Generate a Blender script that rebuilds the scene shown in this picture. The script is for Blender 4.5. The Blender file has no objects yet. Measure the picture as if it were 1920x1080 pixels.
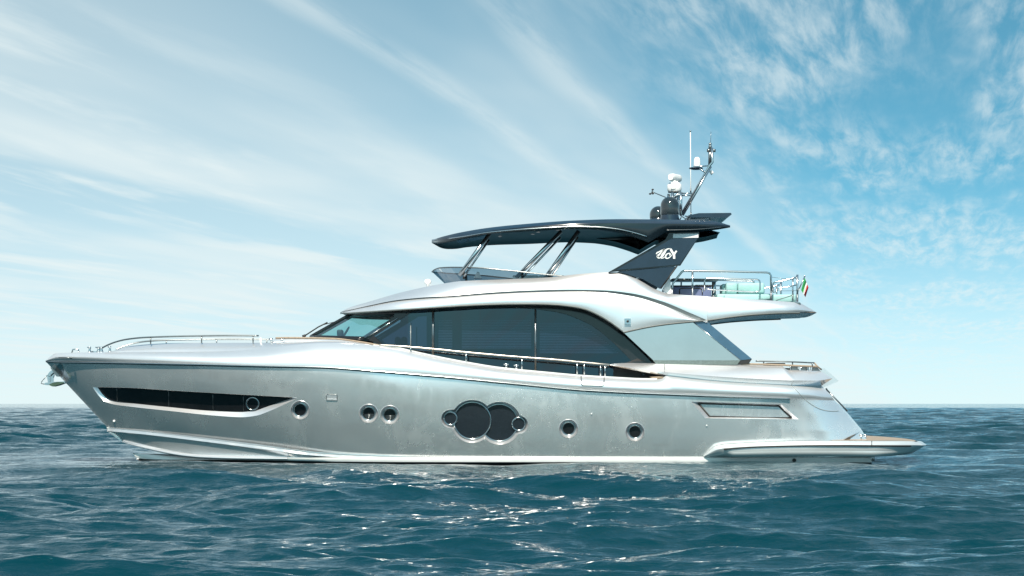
import bpy, math, random
import numpy as np
from mathutils import Vector
from mathutils.geometry import delaunay_2d_cdt

random.seed(4); rng = np.random.default_rng(7)
R = math.radians
scene = bpy.context.scene

# ------------------------------------------------------------------ camera
D, H, F, HOR = 65.0, 1.64, 4277.0, 757.0      # metres to the near topside, eye height, focal length in photo pixels, horizon row
CB = 3.0                                      # y of the yacht's centreline (near side of the hull is y ~ 0)
cam = bpy.data.cameras.new("camera"); camo = bpy.data.objects.new("camera", cam)
scene.collection.objects.link(camo); scene.camera = camo
camo.location = (0, -D, H); camo.rotation_euler = (R(90), 0, 0)
cam.sensor_width = 36.0; cam.lens = F / 1920 * 36.0
cam.shift_y = (HOR - 540) / 1920; cam.clip_start = 0.5; cam.clip_end = 90000

# ------------------------------------------------------------------ light
SUN_EL, SUN_AZ = 50.0, 186.0                  # azimuth clockwise from +Y (the camera looks along +Y)
sv = Vector((math.sin(R(SUN_AZ)) * math.cos(R(SUN_EL)), math.cos(R(SUN_AZ)) * math.cos(R(SUN_EL)), math.sin(R(SUN_EL))))
sun = bpy.data.lights.new("sun", 'SUN'); sun.energy = 4.9; sun.angle = R(0.53); sun.color = (1.0, 0.90, 0.76)
suno = bpy.data.objects.new("sun", sun); scene.collection.objects.link(suno)
suno.location = sv * 80; suno.rotation_euler = (-sv).to_track_quat('-Z', 'Y').to_euler()

scene.cycles.sample_clamp_indirect = 8.0; scene.cycles.blur_glossy = 3.0
world = bpy.data.worlds.new("World"); scene.world = world; world.use_nodes = True
scene.view_settings.view_transform = 'Standard'; scene.view_settings.look = 'None'
scene.view_settings.exposure = 0.55; scene.view_settings.gamma = 1.0


class NG:
    """small node-tree writer"""
    def __init__(s, tree):
        s.t = tree; s.n = tree.nodes; s.l = tree.links
    def node(s, typ, **kw):
        n = s.n.new(typ)
        for k, v in kw.items():
            if k == 'inp':
                for kk, vv in v.items(): s.set(n, kk, vv)
            else: setattr(n, k, v)
        return n
    def set(s, n, k, v):
        if isinstance(v, bpy.types.NodeSocket): s.l.new(v, n.inputs[k])
        else: n.inputs[k].default_value = v
    def math(s, op, a, b=0.0, c=0.0, clamp=False):
        n = s.n.new('ShaderNodeMath'); n.operation = op; n.use_clamp = clamp
        for i, v in enumerate((a, b, c)): s.set(n, i, v)
        return n.outputs[0]
    def mix(s, f, a, b, mode='MIX'):
        n = s.n.new('ShaderNodeMix'); n.data_type = 'RGBA'; n.blend_type = mode
        s.set(n, 0, f); s.set(n, 6, a); s.set(n, 7, b)
        return n.outputs[2]
    def ramp(s, f, stops, interp='LINEAR'):
        n = s.n.new('ShaderNodeValToRGB'); n.color_ramp.interpolation = interp
        el = n.color_ramp.elements
        while len(el) < len(stops): el.new(0.5)
        for e, (p, c) in zip(el, stops):
            e.position = p; e.color = c if len(c) == 4 else (*c, 1)
        s.set(n, 0, f); return n.outputs[0]
    def smooth(s, v, a, b, lo=0.0, hi=1.0):
        n = s.n.new('ShaderNodeMapRange'); n.interpolation_type = 'SMOOTHSTEP'
        for i, x in enumerate((v, a, b, lo, hi)): s.set(n, i, x)
        return n.outputs[0]
    def noise(s, vec, scale, detail=4, rough=.5, dist=0.0):
        n = s.n.new('ShaderNodeTexNoise')
        if vec is not None: s.l.new(vec, n.inputs['Vector'])
        n.inputs['Scale'].default_value = scale; n.inputs['Detail'].default_value = detail
        n.inputs['Roughness'].default_value = rough; n.inputs['Distortion'].default_value = dist
        return n.outputs[0]
    def xyz(s, x, y, z):
        n = s.n.new('ShaderNodeCombineXYZ'); s.set(n, 0, x); s.set(n, 1, y); s.set(n, 2, z); return n.outputs[0]


def build_world():
    g = NG(world.node_tree); g.n.clear()
    out = g.node('ShaderNodeOutputWorld'); bg = g.node('ShaderNodeBackground'); bg.inputs[1].default_value = 0.1
    g.l.new(bg.outputs[0], out.inputs[0])
    tc = g.node('ShaderNodeTexCoord'); sep = g.node('ShaderNodeSeparateXYZ'); g.l.new(tc.outputs['Generated'], sep.inputs[0])
    x, y, z = sep.outputs
    zc = g.math('MAXIMUM', z, 0.0)
    # Nishita sky; elevation stretched so that the low band the long lens sees holds the blue of the higher sky
    sky = g.node('ShaderNodeTexSky'); sky.sky_type = 'NISHITA'; sky.sun_disc = False
    sky.sun_elevation = R(SUN_EL); sky.sun_rotation = R(SUN_AZ); sky.air_density = 1.0; sky.dust_density = 0.6; sky.ozone_density = 2.0
    nv = g.node('ShaderNodeVectorMath', operation='NORMALIZE')
    g.l.new(g.xyz(x, y, g.math('ADD', g.math('MULTIPLY', zc, 3.0), 0.13)), nv.inputs[0]); g.l.new(nv.outputs[0], sky.inputs[0])
    base = g.mix(1.0, sky.outputs[0], (0.76, 1.50, 1.24, 1), 'MULTIPLY')
    # cirrus layer: the view ray meets a flat layer overhead; streaks run along one wind direction
    zz = g.math('ADD', zc, 0.008)
    u = g.math('DIVIDE', x, zz); v = g.math('DIVIDE', y, zz)
    a = R(10.1)
    al = g.math('ADD', g.math('MULTIPLY', u, math.sin(a)), g.math('MULTIPLY', v, math.cos(a)))
    ac = g.math('SUBTRACT', g.math('MULTIPLY', u, math.cos(a)), g.math('MULTIPLY', v, math.sin(a)))
    def nz(sc, sl, seed, det, rough, dist=0.1, src=None):
        return g.noise(g.xyz(g.math('MULTIPLY', src or ac, sc), g.math('MULTIPLY', al, sl), seed), 1.0, det, rough, dist)
    acw = g.math('ADD', ac, g.math('MULTIPLY', g.math('SUBTRACT', nz(.5, .14, 3.1, 3, .5), .5), 0.9))
    fine = nz(2.3, .34, 0.0, 10, .56, .1, acw)
    broad = nz(.8, .16, 5.0, 4, .5, .1, acw)
    patch = nz(.45, .22, 17.0, 3, .5)
    mott = nz(11.0, 1.15, 9.0, 10, .62, .3)
    mpatch = nz(1.6, .35, 21.0, 5, .55, .2, acw)
    MUL = lambda p, q: g.math('MULTIPLY', p, q)
    INV = lambda p: g.math('SUBTRACT', 1.0, p, clamp=True)
    left = MUL(MUL(g.smooth(fine, .45, .66), g.smooth(ac, -1.4, -2.8)), g.smooth(patch, .30, .50))
    veil = g.math('ADD', MUL(g.smooth(ac, -.4, -2.2), .52), MUL(g.smooth(broad, .36, .72), MUL(g.smooth(ac, -.2, -1.2), .36)), clamp=True)
    def band(c, w, seed, amt):
        d = g.math('ABSOLUTE', g.math('SUBTRACT', acw, c))
        return MUL(MUL(g.smooth(d, 0.0, w, 1.0, 0.0), g.smooth(nz(7.0, .5, seed, 6, .6), .30, .62)), amt)
    b1 = band(-1.34, .12, 31.0, .42); b2 = band(-.90, .10, 37.0, .40)
    right = MUL(MUL(g.smooth(mott, .34, .72), g.smooth(mpatch, .34, .58)), MUL(g.smooth(ac, -1.0, -.45), .60))
    haze = g.smooth(zc, -.02, .105, .92, 0.0)
    clear = MUL(MUL(MUL(INV(veil), INV(MUL(left, .86))), MUL(INV(b1), INV(b2))), MUL(INV(right), INV(haze)))
    m = MUL(INV(clear), .96)
    col = g.mix(m, base, (5.6, 6.25, 6.3, 1))
    g.l.new(col, bg.inputs[0])
build_world()

# ------------------------------------------------------------------ materials
def mat(name, base, metallic=0.0, rough=0.4, spec=0.5, coat=0.0, coat_rough=0.05, emis=None):
    m = bpy.data.materials.new(name); m.use_nodes = True
    b = m.node_tree.nodes['Principled BSDF']
    b.inputs['Base Color'].default_value = (*base, 1); b.inputs['Metallic'].default_value = metallic
    b.inputs['Roughness'].default_value = rough; b.inputs['Specular IOR Level'].default_value = spec
    b.inputs['Coat Weight'].default_value = coat; b.inputs['Coat Roughness'].default_value = coat_rough
    return m

def vary(m, scale=3.0, amt=0.06, bump=0.0, bscale=40.0, rough=(0.0, 0.0), stretch=(1, 1, 1)):
    """uneven tone, gloss and surface so a material is never perfectly flat"""
    g = NG(m.node_tree); b = g.n['Principled BSDF']
    tc = g.node('ShaderNodeTexCoord'); mp = g.node('ShaderNodeMapping'); mp.inputs['Scale'].default_value = stretch
    g.l.new(tc.outputs['Object'], mp.inputs[0])
    n = g.noise(mp.outputs[0], scale, 6, .6)
    c = b.inputs['Base Color'].default_value[:]
    lo = tuple(max(0, k * (1 - amt)) for k in c[:3]) + (1,); hi = tuple(k * (1 + amt) for k in c[:3]) + (1,)
    g.l.new(g.mix(g.smooth(n, .3, .7), lo, hi), b.inputs['Base Color'])
    if rough != (0.0, 0.0):
        g.l.new(g.smooth(g.noise(mp.outputs[0], scale * 1.7, 6, .65), .35, .68, rough[0], rough[1]), b.inputs['Roughness'])
    if bump > 0:
        bn = g.node('ShaderNodeBump'); bn.inputs['Strength'].default_value = bump; bn.inputs['Distance'].default_value = 0.02
        g.l.new(g.noise(tc.outputs['Object'], bscale, 4, .5), bn.inputs['Height']); g.l.new(bn.outputs[0], b.inputs['Normal'])
    return m

M = {}
def hull_paint():
    """metallic silver; the gloss comes and goes in clouds and streaks"""
    m = mat('silver hull paint', (.75, .76, .77), .78, .25, .5, .5, .04); g = NG(m.node_tree); b = g.n['Principled BSDF']
    tc = g.node('ShaderNodeTexCoord'); mp = g.node('ShaderNodeMapping'); mp.inputs['Scale'].default_value = (1, 1, .8); mp.inputs['Rotation'].default_value = (0, R(18), 0)
    g.l.new(tc.outputs['Object'], mp.inputs[0])
    cl = g.noise(mp.outputs[0], .75, 7, .62, .5)
    st = g.node('ShaderNodeMapping'); st.inputs['Scale'].default_value = (3.2, 1, .8); st.inputs['Rotation'].default_value = (0, R(-24), 0); g.l.new(tc.outputs['Object'], st.inputs[0])
    sk = g.noise(st.outputs[0], 1.2, 6, .6, .6)
    r = g.math('ADD', g.smooth(cl, .40, .76, .17, .39), g.smooth(sk, .45, .78, 0.0, .08))  # uneven gloss stands in for light rippling up off the water
    g.l.new(r, b.inputs['Roughness'])
    return m
M['silver'] = hull_paint()
M['shell'] = vary(mat('pale silver paint', (.74, .745, .77), .74, .29, .5, .3, .06), .8, .03)
M['platform'] = vary(mat('satin silver paint', (.60, .64, .66), .45, .32, .5, .4, .08), .8, .04)
M['white'] = vary(mat('white gelcoat', (.78, .79, .79), 0, .28, .5, .4), 2, .04)
M['chrome'] = vary(mat('polished steel', (.50, .53, .55), 1, .20), 8, .05)
M['steel_dark'] = vary(mat('brushed dark steel', (.20, .22, .23), .9, .28), 8, .08)
M['black'] = vary(mat('black gloss', (.010, .011, .013), 0, .12, .5), 5, .15)
M['ceil'] = vary(mat('dark ceiling lacquer', (.010, .013, .015), 0, .3, .3), 5, .15)
M['trim'] = vary(mat('grey green rubber trim', (.10, .115, .115), 0, .45), 6, .1)
M['matte'] = vary(mat('black rubber', (.016, .016, .017), 0, .55), 5, .15)
M['navy'] = vary(mat('dark blue grey gloss', (.013, .026, .046), .1, .22, .45, .3, .04), 3, .10)
M['hardblack'] = vary(mat('black blue lacquer', (.006, .010, .015), .1, .12, .5, .4, .03), 3, .10)
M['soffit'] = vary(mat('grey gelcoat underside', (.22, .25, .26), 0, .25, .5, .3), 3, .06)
M['teak'] = vary(mat('teak', (.30, .23, .17), 0, .5), 9, .18, .15, 60, (.4, .65), (.3, 4, 4))
M['teal'] = vary(mat('aqua vinyl cushion', (.27, .47, .47), 0, .55), 6, .06, .1, 25)
M['railsteel'] = vary(mat('warm satin steel', (.50, .46, .42), .85, .3), 8, .06)
M['purple'] = vary(mat('slate blue panel', (.10, .125, .235), 0, .4), 4, .06)
M['antifoul'] = vary(mat('dark red brown bottom paint', (.030, .022, .026), 0, .6), 6, .25, .1, 30)
M['granite'] = vary(mat('grey green sill', (.16, .20, .195), .2, .3), 60, .5)
M['bluepillar'] = vary(mat('blue grey pillar paint', (.055, .125, .20), .3, .22, .5, .6), 3, .08)
M['dome'] = vary(mat('dark dome gelcoat', (.013, .019, .024), 0, .10, .5, .8, .03), 5, .1)
M['mesh'] = vary(mat('black mesh screen', (.013, .019, .026), 0, .3, .45), 30, .3)
M['mirror'] = vary(mat('pale mirror glass', (.56, .56, .55), 1, .08), .8, .04, .01, .7)
M['green'] = vary(mat('flag green', (.02, .26, .07), 0, .7), 8, .1)
M['red'] = vary(mat('flag red', (.50, .02, .03), 0, .7), 8, .1)
M['flagwhite'] = vary(mat('flag white', (.58, .58, .58), 0, .7), 8, .04)
M['anchorgreen'] = vary(mat('weathered green anchor', (.045, .085, .06), .3, .5), 9, .2)
M['blind'] = vary(mat('slat blind', (.62, .68, .70), 0, .5), 4, .08)
M['interior'] = vary(mat('dark cabin lining', (.045, .055, .065), 0, .6), 3, .15)
M['lamp'] = vary(mat('frosted lamp lens', (.7, .71, .75), 0, .4), 4, .04)

def glass(name, tint, refl, rough=0.02, cr=(.9, .95, 1), fw=.75):
    m = bpy.data.materials.new(name); m.use_nodes = True; g = NG(m.node_tree); g.n.clear()
    out = g.node('ShaderNodeOutputMaterial'); tr = g.node('ShaderNodeBsdfTransparent'); tr.inputs[0].default_value = (*tint, 1)
    gl = g.node('ShaderNodeBsdfGlossy'); gl.inputs[0].default_value = (*cr, 1); gl.inputs['Roughness'].default_value = rough
    lw = g.node('ShaderNodeLayerWeight'); lw.inputs[0].default_value = 0.3
    f = g.math('ADD', g.math('MULTIPLY', lw.outputs['Fresnel'], fw), refl, clamp=True)
    tc = g.node('ShaderNodeTexCoord'); bn = g.node('ShaderNodeBump'); bn.inputs['Strength'].default_value = .02; bn.inputs['Distance'].default_value = .02
    g.l.new(g.noise(tc.outputs['Object'], .9, 2), bn.inputs['Height']); g.l.new(bn.outputs[0], gl.inputs['Normal'])
    mx = g.node('ShaderNodeMixShader'); g.set(mx, 0, f); g.l.new(tr.outputs[0], mx.inputs[1]); g.l.new(gl.outputs[0], mx.inputs[2])
    g.l.new(mx.outputs[0], out.inputs[0]); return m
M['glass_dark'] = glass('dark tinted glass', (.12, .165, .235), .045, cr=(.78, .9, 1))
M['glass_teal'] = glass('teal tinted glass', (.55, .80, .79), .03, fw=.22)
M['glass_grey'] = glass('smoked screen glass', (.30, .40, .46), .03, fw=.22)
M['glass_black'] = glass('black hull glass', (.03, .03, .03), .015)

def sea_material():
    m = bpy.data.materials.new('sea water'); m.use_nodes = True; g = NG(m.node_tree); b = g.n['Principled BSDF']
    b.inputs['Base Color'].default_value = (.0003, .025, .037, 1); b.inputs['Roughness'].default_value = .035
    b.inputs['IOR'].default_value = 1.33; b.inputs['Specular IOR Level'].default_value = .5
    b.inputs['Specular Tint'].default_value = (.52, .87, .91, 1)
    geo = g.node('ShaderNodeNewGeometry')
    mp = g.node('ShaderNodeMapping'); mp.inputs['Scale'].default_value = (.55, 1, 1); mp.inputs['Rotation'].default_value = (0, 0, R(14)); g.l.new(geo.outputs['Position'], mp.inputs[0])
    h = g.math('ADD', g.math('MULTIPLY', g.noise(mp.outputs[0], 2.6, 3, .55, .4), 1.0), g.math('MULTIPLY', g.noise(mp.outputs[0], 11.0, 4, .6, .5), .36))
    bn = g.node('ShaderNodeBump'); bn.inputs['Strength'].default_value = 1.0; bn.inputs['Distance'].default_value = .05
    g.l.new(h, bn.inputs['Height'])
    # capillary ripples: a small random tilt of the surface everywhere
    nz = g.node('ShaderNodeTexNoise'); g.l.new(mp.outputs[0], nz.inputs['Vector']); nz.inputs['Scale'].default_value = 10.0; nz.inputs['Detail'].default_value = 3
    v1 = g.node('ShaderNodeVectorMath', operation='SUBTRACT'); g.l.new(nz.outputs['Color'], v1.inputs[0]); v1.inputs[1].default_value = (.5, .5, .5)
    v2 = g.node('ShaderNodeVectorMath', operation='MULTIPLY'); g.l.new(v1.outputs[0], v2.inputs[0]); v2.inputs[1].default_value = (.26, .52, 0)
    v3 = g.node('ShaderNodeVectorMath', operation='ADD'); g.l.new(bn.outputs[0], v3.inputs[0]); g.l.new(v2.outputs[0], v3.inputs[1])
    v4 = g.node('ShaderNodeVectorMath', operation='NORMALIZE'); g.l.new(v3.outputs[0], v4.inputs[0])
    g.l.new(v4.outputs[0], b.inputs['Normal'])
    return m
M['sea'] = sea_material()

# ------------------------------------------------------------------ geometry helpers
def P(px, py, b):
    """point of the yacht seen at photo pixel (px, py) with half-breadth b from the centreline, near side"""
    y = CB - b; d = D + y
    return np.array(((px - 960) * d / F, y, H + (HOR - py) * d / F))

ROOT = np.array((0.0, CB, 0.0))
yacht = bpy.data.objects.new('motor_yacht', None); scene.collection.objects.link(yacht)
yacht.location = ROOT; yacht.empty_display_size = 2
yacht['label'] = 'long silver motor yacht with a black hardtop floating on the open sea'
yacht['category'] = 'yacht'

def new(name, verts, faces, material, parent=None, smooth=True, base=None, normals=None, autosmooth=None):
    base = ROOT if base is None else base
    me = bpy.data.meshes.new(name)
    me.from_pydata([tuple(np.asarray(v) - base) for v in verts], [], [list(map(int, f)) for f in faces])
    me.validate(); me.update()
    me.polygons.foreach_set('use_smooth', [bool(smooth)] * len(me.polygons))
    if normals is not None and len(me.vertices) == len(normals):
        me.normals_split_custom_set_from_vertices([tuple(n) for n in normals])
    elif smooth and autosmooth:
        me.set_sharp_from_angle(angle=R(autosmooth))
    me.materials.append(material if not isinstance(material, str) else M[material])
    o = bpy.data.objects.new(name, me); scene.collection.objects.link(o)
    if parent is not None: o.parent = parent
    else: o.location = base
    return o

FAR = {}
class Mesh:
    def __init__(s): s.v = []; s.f = []; s.far = None
    def add(s, v, f):
        k = len(s.v); s.v.extend([np.asarray(p, float) for p in v]); s.f.extend([[i + k for i in q] for q in f]); return s
    def mirror(s, join=False):
        """the same on the far side of the boat: one mesh where the two sides meet, else a part of its own"""
        k = len(s.v); n = [np.array((p[0], 2 * CB - p[1], p[2])) for p in s.v]
        if join or min(abs(p[1] - CB) for p in s.v) < .06:
            f = [[i + k for i in reversed(q)] for q in s.f]; s.v += n; s.f += f
        else: s.far = (n, [list(reversed(q)) for q in s.f])
        return s
    def grid(s, rows, close_v=False, flip=False):
        n = len(rows[0]); m = len(rows); v = [p for r in rows for p in r]; f = []
        for j in range(m if close_v else m - 1):
            j2 = (j + 1) % m
            for i in range(n - 1):
                q = [j * n + i, j * n + i + 1, j2 * n + i + 1, j2 * n + i]
                f.append(q[::-1] if flip else q)
        return s.add(v, f)
    def box(s, x0, x1, y0, y1, z0, z1):
        v = [(x, y, z) for z in (z0, z1) for y in (y0, y1) for x in (x0, x1)]
        return s.add(v, [(0, 2, 3, 1), (4, 5, 7, 6), (0, 1, 5, 4), (2, 6, 7, 3), (0, 4, 6, 2), (1, 3, 7, 5)])
    def rbox(s, x0, x1, y0, y1, z0, z1, r=.05):
        """box with rounded edges (a superellipse swept into a cushion)"""
        c = np.array(((x0 + x1) / 2, (y0 + y1) / 2, (z0 + z1) / 2)); h = np.array(((x1 - x0) / 2, (y1 - y0) / 2, (z1 - z0) / 2))
        N = 12; pts = []
        r = min(r, *h)
        rows = []
        for i in range(N + 1):
            th = -math.pi / 2 + math.pi * i / N; row = []
            for j in range(4 * 6 + 1):
                ph = 2 * math.pi * j / 24 + 1e-4
                d = np.array((math.cos(th) * math.cos(ph), math.cos(th) * math.sin(ph), math.sin(th)))
                core = np.sign(np.round(d, 9)) * (h - r)
                row.append(c + core + d * r)
            rows.append(row)
        return s.grid(rows)
    def tube(s, pts, r, n=10, cap=True):
        pts = [np.asarray(p, float) for p in pts]; rr = r if isinstance(r, (list, tuple)) else [r] * len(pts)
        rings = []; up = None
        for i, p in enumerate(pts):
            t = pts[min(i + 1, len(pts) - 1)] - pts[max(i - 1, 0)]; t = t / (np.linalg.norm(t) + 1e-12)
            if up is None:
                up = np.array((0, 0, 1.0)) if abs(t[2]) < .9 else np.array((1.0, 0, 0))
            up = up - t * up.dot(t); up /= np.linalg.norm(up); w = np.cross(t, up)
            rings.append([p + rr[i] * (math.cos(2 * math.pi * k / n) * up + math.sin(2 * math.pi * k / n) * w) for k in range(n)])
        v = [q for ring in rings for q in ring]; f = []
        for j in range(len(rings) - 1):
            for k in range(n): f.append((j * n + k, j * n + (k + 1) % n, (j + 1) * n + (k + 1) % n, (j + 1) * n + k))
        if cap: f.append(tuple(range(n))[::-1]); f.append(tuple((len(rings) - 1) * n + k for k in range(n)))
        return s.add(v, f)
    def lathe(s, c, prof, n=28):
        """prof: list of (radius, height) about the vertical axis through c"""
        rings = [[np.array((c[0] + r * math.cos(2 * math.pi * k / n), c[1] + r * math.sin(2 * math.pi * k / n), c[2] + h)) for k in range(n + 1)] for r, h in prof]
        return s.grid(rings)
    def slab(s, poly, b0, b1):
        """prism whose outline is in photo pixels, from half-breadth b0 (near) to b1"""
        a = [P(x, y, b0) for x, y in poly]
        ctr = b0 - b1
        c = [np.array((p[0], p[1] + ctr, p[2])) for p in a]; n = len(poly)
        f = [tuple(range(n)), tuple(range(2 * n - 1, n - 1, -1))] + [((i + 1) % n, i, n + i, n + (i + 1) % n) for i in range(n)]
        return s.add(a + c, f)
    def build(s, name, material, parent=None, smooth=True, **kw):
        o = new(name, s.v, s.f, material, parent, smooth, **kw)
        if s.far is not None:
            FAR[o.name] = new(name, s.far[0], s.far[1], material, FAR.get(parent.name, parent), smooth, **kw)
        return o

def pchip(x, y, xs):
    x = np.asarray(x, float); y = np.asarray(y, float); xs = np.asarray(xs, float)
    h = np.diff(x); d = np.diff(y) / h; m = np.zeros_like(y)
    if len(x) == 2: return y[0] + d[0] * (xs - x[0])
    for i in range(1, len(x) - 1):
        if d[i - 1] * d[i] > 0:
            w1 = 2 * h[i] + h[i - 1]; w2 = h[i] + 2 * h[i - 1]; m[i] = (w1 + w2) / (w1 / d[i - 1] + w2 / d[i])
    m[0] = d[0]; m[-1] = d[-1]
    i = np.clip(np.searchsorted(x, xs) - 1, 0, len(x) - 2); t = (xs - x[i]) / h[i]
    return (y[i] * (1 + 2 * t) * (1 - t) ** 2 + h[i] * m[i] * t * (1 - t) ** 2 + y[i + 1] * t * t * (3 - 2 * t) + h[i] * m[i + 1] * t * t * (t - 1))

class Curve:
    """line on the yacht: list of (px, py, b), px rising; a None starts a new smooth stretch at the same point (a corner)"""
    def __init__(s, pts):
        s.seg = [[]]
        for p in pts:
            if p is None: s.seg.append([s.seg[-1][-1]])
            else: s.seg[-1].append(p)
        s.x0 = s.seg[0][0][0]; s.x1 = s.seg[-1][-1][0]
    def ev(s, px):
        px = np.asarray(px, float); y = np.zeros_like(px); b = np.zeros_like(px); done = np.zeros(px.shape, bool)
        for k, sg in enumerate(s.seg):
            a = np.array(sg, float); m = (~done) & ((px <= a[-1, 0] + 1e-9) | (k == len(s.seg) - 1))
            q = np.clip(px[m], a[0, 0], a[-1, 0])
            y[m] = pchip(a[:, 0], a[:, 1], q); b[m] = pchip(a[:, 0], a[:, 2], q); done |= m
        return y, b
    def pts(s, n=120, x0=None, x1=None, dy=0.0, db=0.0, xs=None):
        if xs is None:
            xs = np.linspace(s.x0 if x0 is None else x0, s.x1 if x1 is None else x1, n)
            ks = [q[-1][0] for q in s.seg[:-1] if xs[0] < q[-1][0] < xs[-1]]
            for k in ks: xs[np.argmin(abs(xs - k))] = k
        y, b = s.ev(xs)
        return [P(x, yy + dy, bb + db) for x, yy, bb in zip(xs, y, b)]

def lerp_rows(A, B, n, bulge=0.0):
    """rows between two rows of points, bowed outward (towards the camera) by bulge metres"""
    out = []
    for k in range(n + 1):
        t = k / n; out.append([a * (1 - t) + b * t + np.array((0, -bulge * 4 * t * (1 - t), 0)) for a, b in zip(A, B)])
    return out

def inpoly(x, y, poly):
    x = np.asarray(x); y = np.asarray(y); c = np.zeros(x.shape, bool); n = len(poly)
    for i in range(n):
        x1, y1 = poly[i]; x2, y2 = poly[(i + 1) % n]
        if y1 == y2: continue
        m = ((y1 > y) != (y2 > y)) & (x < (x2 - x1) * (y - y1) / (y2 - y1) + x1); c ^= m
    return c

def circ(cx, cy, r, n=36): return [(cx + r * math.cos(2 * math.pi * k / n), cy + r * math.sin(2 * math.pi * k / n)) for k in range(n)]

def arc_pts(pts, n=6):
    """smooth polyline through 3-D points (Catmull-Rom)"""
    p = [np.asarray(q, float) for q in pts]; out = []
    for i in range(len(p) - 1):
        a = p[max(i - 1, 0)]; b = p[i]; c = p[i + 1]; d = p[min(i + 2, len(p) - 1)]
        for k in range(n):
            t = k / n; out.append(.5 * (2 * b + (c - a) * t + (2 * a - 5 * b + 4 * c - d) * t * t + (3 * b - a - 3 * c + d) * t ** 3))
    return out + [p[-1]]

def pixline(pts, b, n=5): return arc_pts([P(x, y, (b if len(q) == 0 else q[0])) for x, y, *q in pts], n)

# ------------------------------------------------------------------ sea: one sheet of real waves out to the horizon
def build_sea():
    # rows by distance from the shore of the view, fine where waves are seen one by one
    d = [-260., -160., -90., -50., -25., -8., 4., 11.]; q = 15.0
    while q < 900: d.append(q); q += max(.045, .0021 * q if q < 170 else .0032 * q)
    while q < 60000: d.append(q); q *= 1.012 if q < 1500 else 1.05
    d = np.array(d); nc = 500
    c = np.linspace(-1, 1, nc); out = 1 + .004 * (1.085 ** np.arange(1, 92) - 1) / .085; c = np.concatenate([-out[::-1], c, out])
    hw = 6 + .27 * np.maximum(d, 15)
    X = hw[:, None] * c[None, :]; Y = (d - D)[:, None] * np.ones_like(c)[None, :]
    Z = np.zeros_like(X); DX = np.zeros_like(X); DY = np.zeros_like(X)
    SX = hw[:, None] * np.gradient(c)[None, :]; SP = np.maximum(SX, (np.gradient(d) * .6)[:, None])
    ws = []
    n = 180
    for k in range(n):
        lam = 0.28 * (14.0 / 0.28) ** (((k + rng.random()) / n) ** 1.3)
        spread = 0.50 if lam < 3 else .40
        th = R(205) + rng.normal(0, spread)               # chop comes from beyond, a little from the right
        amp = 0.0036 * lam ** .95 * (1.15 if lam < 1.3 else 1.0) * (1 if lam < 3 else 1.45) * (1 if lam < 7 else (7 / lam) ** 1.6) * (0.7 + .6 * rng.random())
        ws.append((lam, th, amp, rng.random() * 2 * math.pi))
    # the boat lies across the chop and calms the water beside it, the short waves most
    LEE = np.clip((np.hypot(np.maximum(np.abs(X) - 11.5, 0), np.maximum(np.abs(Y - CB) - 3.0, 0))) / 30.0, 0, 1); LEE = .26 + .74 * LEE * LEE * (3 - 2 * LEE)
    for lam, th, amp, ph in ws:
        kx, ky = math.cos(th + R(65)), math.sin(th + R(65)); w = 2 * math.pi / lam
        fade = np.clip((lam / SP - 2.2) / 2.5, 0, 1)
        a = amp * fade * (LEE if lam < 3 else .42 + .58 * LEE)
        arg = w * (kx * X + ky * Y) + ph
        Z += a * np.cos(arg); s_ = a * np.sin(arg) * .9; DX -= kx * s_; DY -= ky * s_
    X = X + DX; Y = Y + DY; Z = Z - .085
    m = np.stack([X, Y, Z], -1).reshape(-1, 3); nr, ncol = X.shape
    idx = np.arange(nr * ncol).reshape(nr, ncol)
    f = np.stack([idx[:-1, :-1], idx[:-1, 1:], idx[1:, 1:], idx[1:, :-1]], -1).reshape(-1, 4)
    me = bpy.data.meshes.new('sea'); me.vertices.add(len(m)); me.vertices.foreach_set('co', m.astype(np.float32).ravel())
    me.loops.add(f.size); me.loops.foreach_set('vertex_index', f.astype(np.int32).ravel())
    me.polygons.add(len(f)); me.polygons.foreach_set('loop_start', np.arange(0, f.size, 4, dtype=np.int32))
    me.update(calc_edges=True); me.polygons.foreach_set('use_smooth', np.ones(len(f), bool)); me.materials.append(M['sea'])
    o = bpy.data.objects.new('sea', me); scene.collection.objects.link(o)
    o['kind'] = 'structure'; o['label'] = 'choppy deep teal sea reaching to the horizon'; o['category'] = 'sea'
build_sea()

# ------------------------------------------------------------------ hull lines
C0 = [(86, 678, .02), (110, 679.5, .35), (160, 680.3, .85), (229, 681.5, 1.45), (300, 683, 1.90), (375, 684.5, 2.25), (500, 687.5, 2.65), (600, 689.5, 2.85), (705, 697, 2.98), (824, 707, 3.03), (960, 720, 3.05), (1101, 733, 3.05), (1270, 741, 3.02), (1400, 745.5, 2.97), (1481, 748, 2.88), (1530, 750, 2.66), (1565, 751, 2.35)]
C1 = [(172, 770, 0.0), (200, 771.5, .35), (240, 774, .78), (300, 778, 1.28), (375, 783, 1.70), (480, 791, 2.20), (600, 800, 2.58), (720, 805, 2.78), (824, 808, 2.88), (1101, 810, 2.93), (1300, 809, 2.92), (1440, 808, 2.86), (1540, 807, 2.66), (1616, 806, 2.25)]
C2 = [(201, 801, 0.0), (230, 803.5, .32), (257, 806, .60), (310, 812, .98), (375, 820, 1.38), (480, 833, 1.90), (600, 848, 2.35), (700, 853, 2.52), (824, 856, 2.66), (1101, 857, 2.76), (1400, 857, 2.76), (1560, 857, 2.62), (1640, 857, 2.40)]
cC0 = Curve(C0); cC1 = Curve(C1); cC2 = Curve(C2)
STEM_Y = [660, 678, 770, 801, 850, 866, 930]; STEM_X = [70, 86, 172, 201, 249, 262, 318]
STERN_Y = [715, 723, 735, 751, 774, 806, 826, 857]; STERN_X = [1532, 1538, 1550, 1565, 1589, 1616, 1626, 1640]

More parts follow.
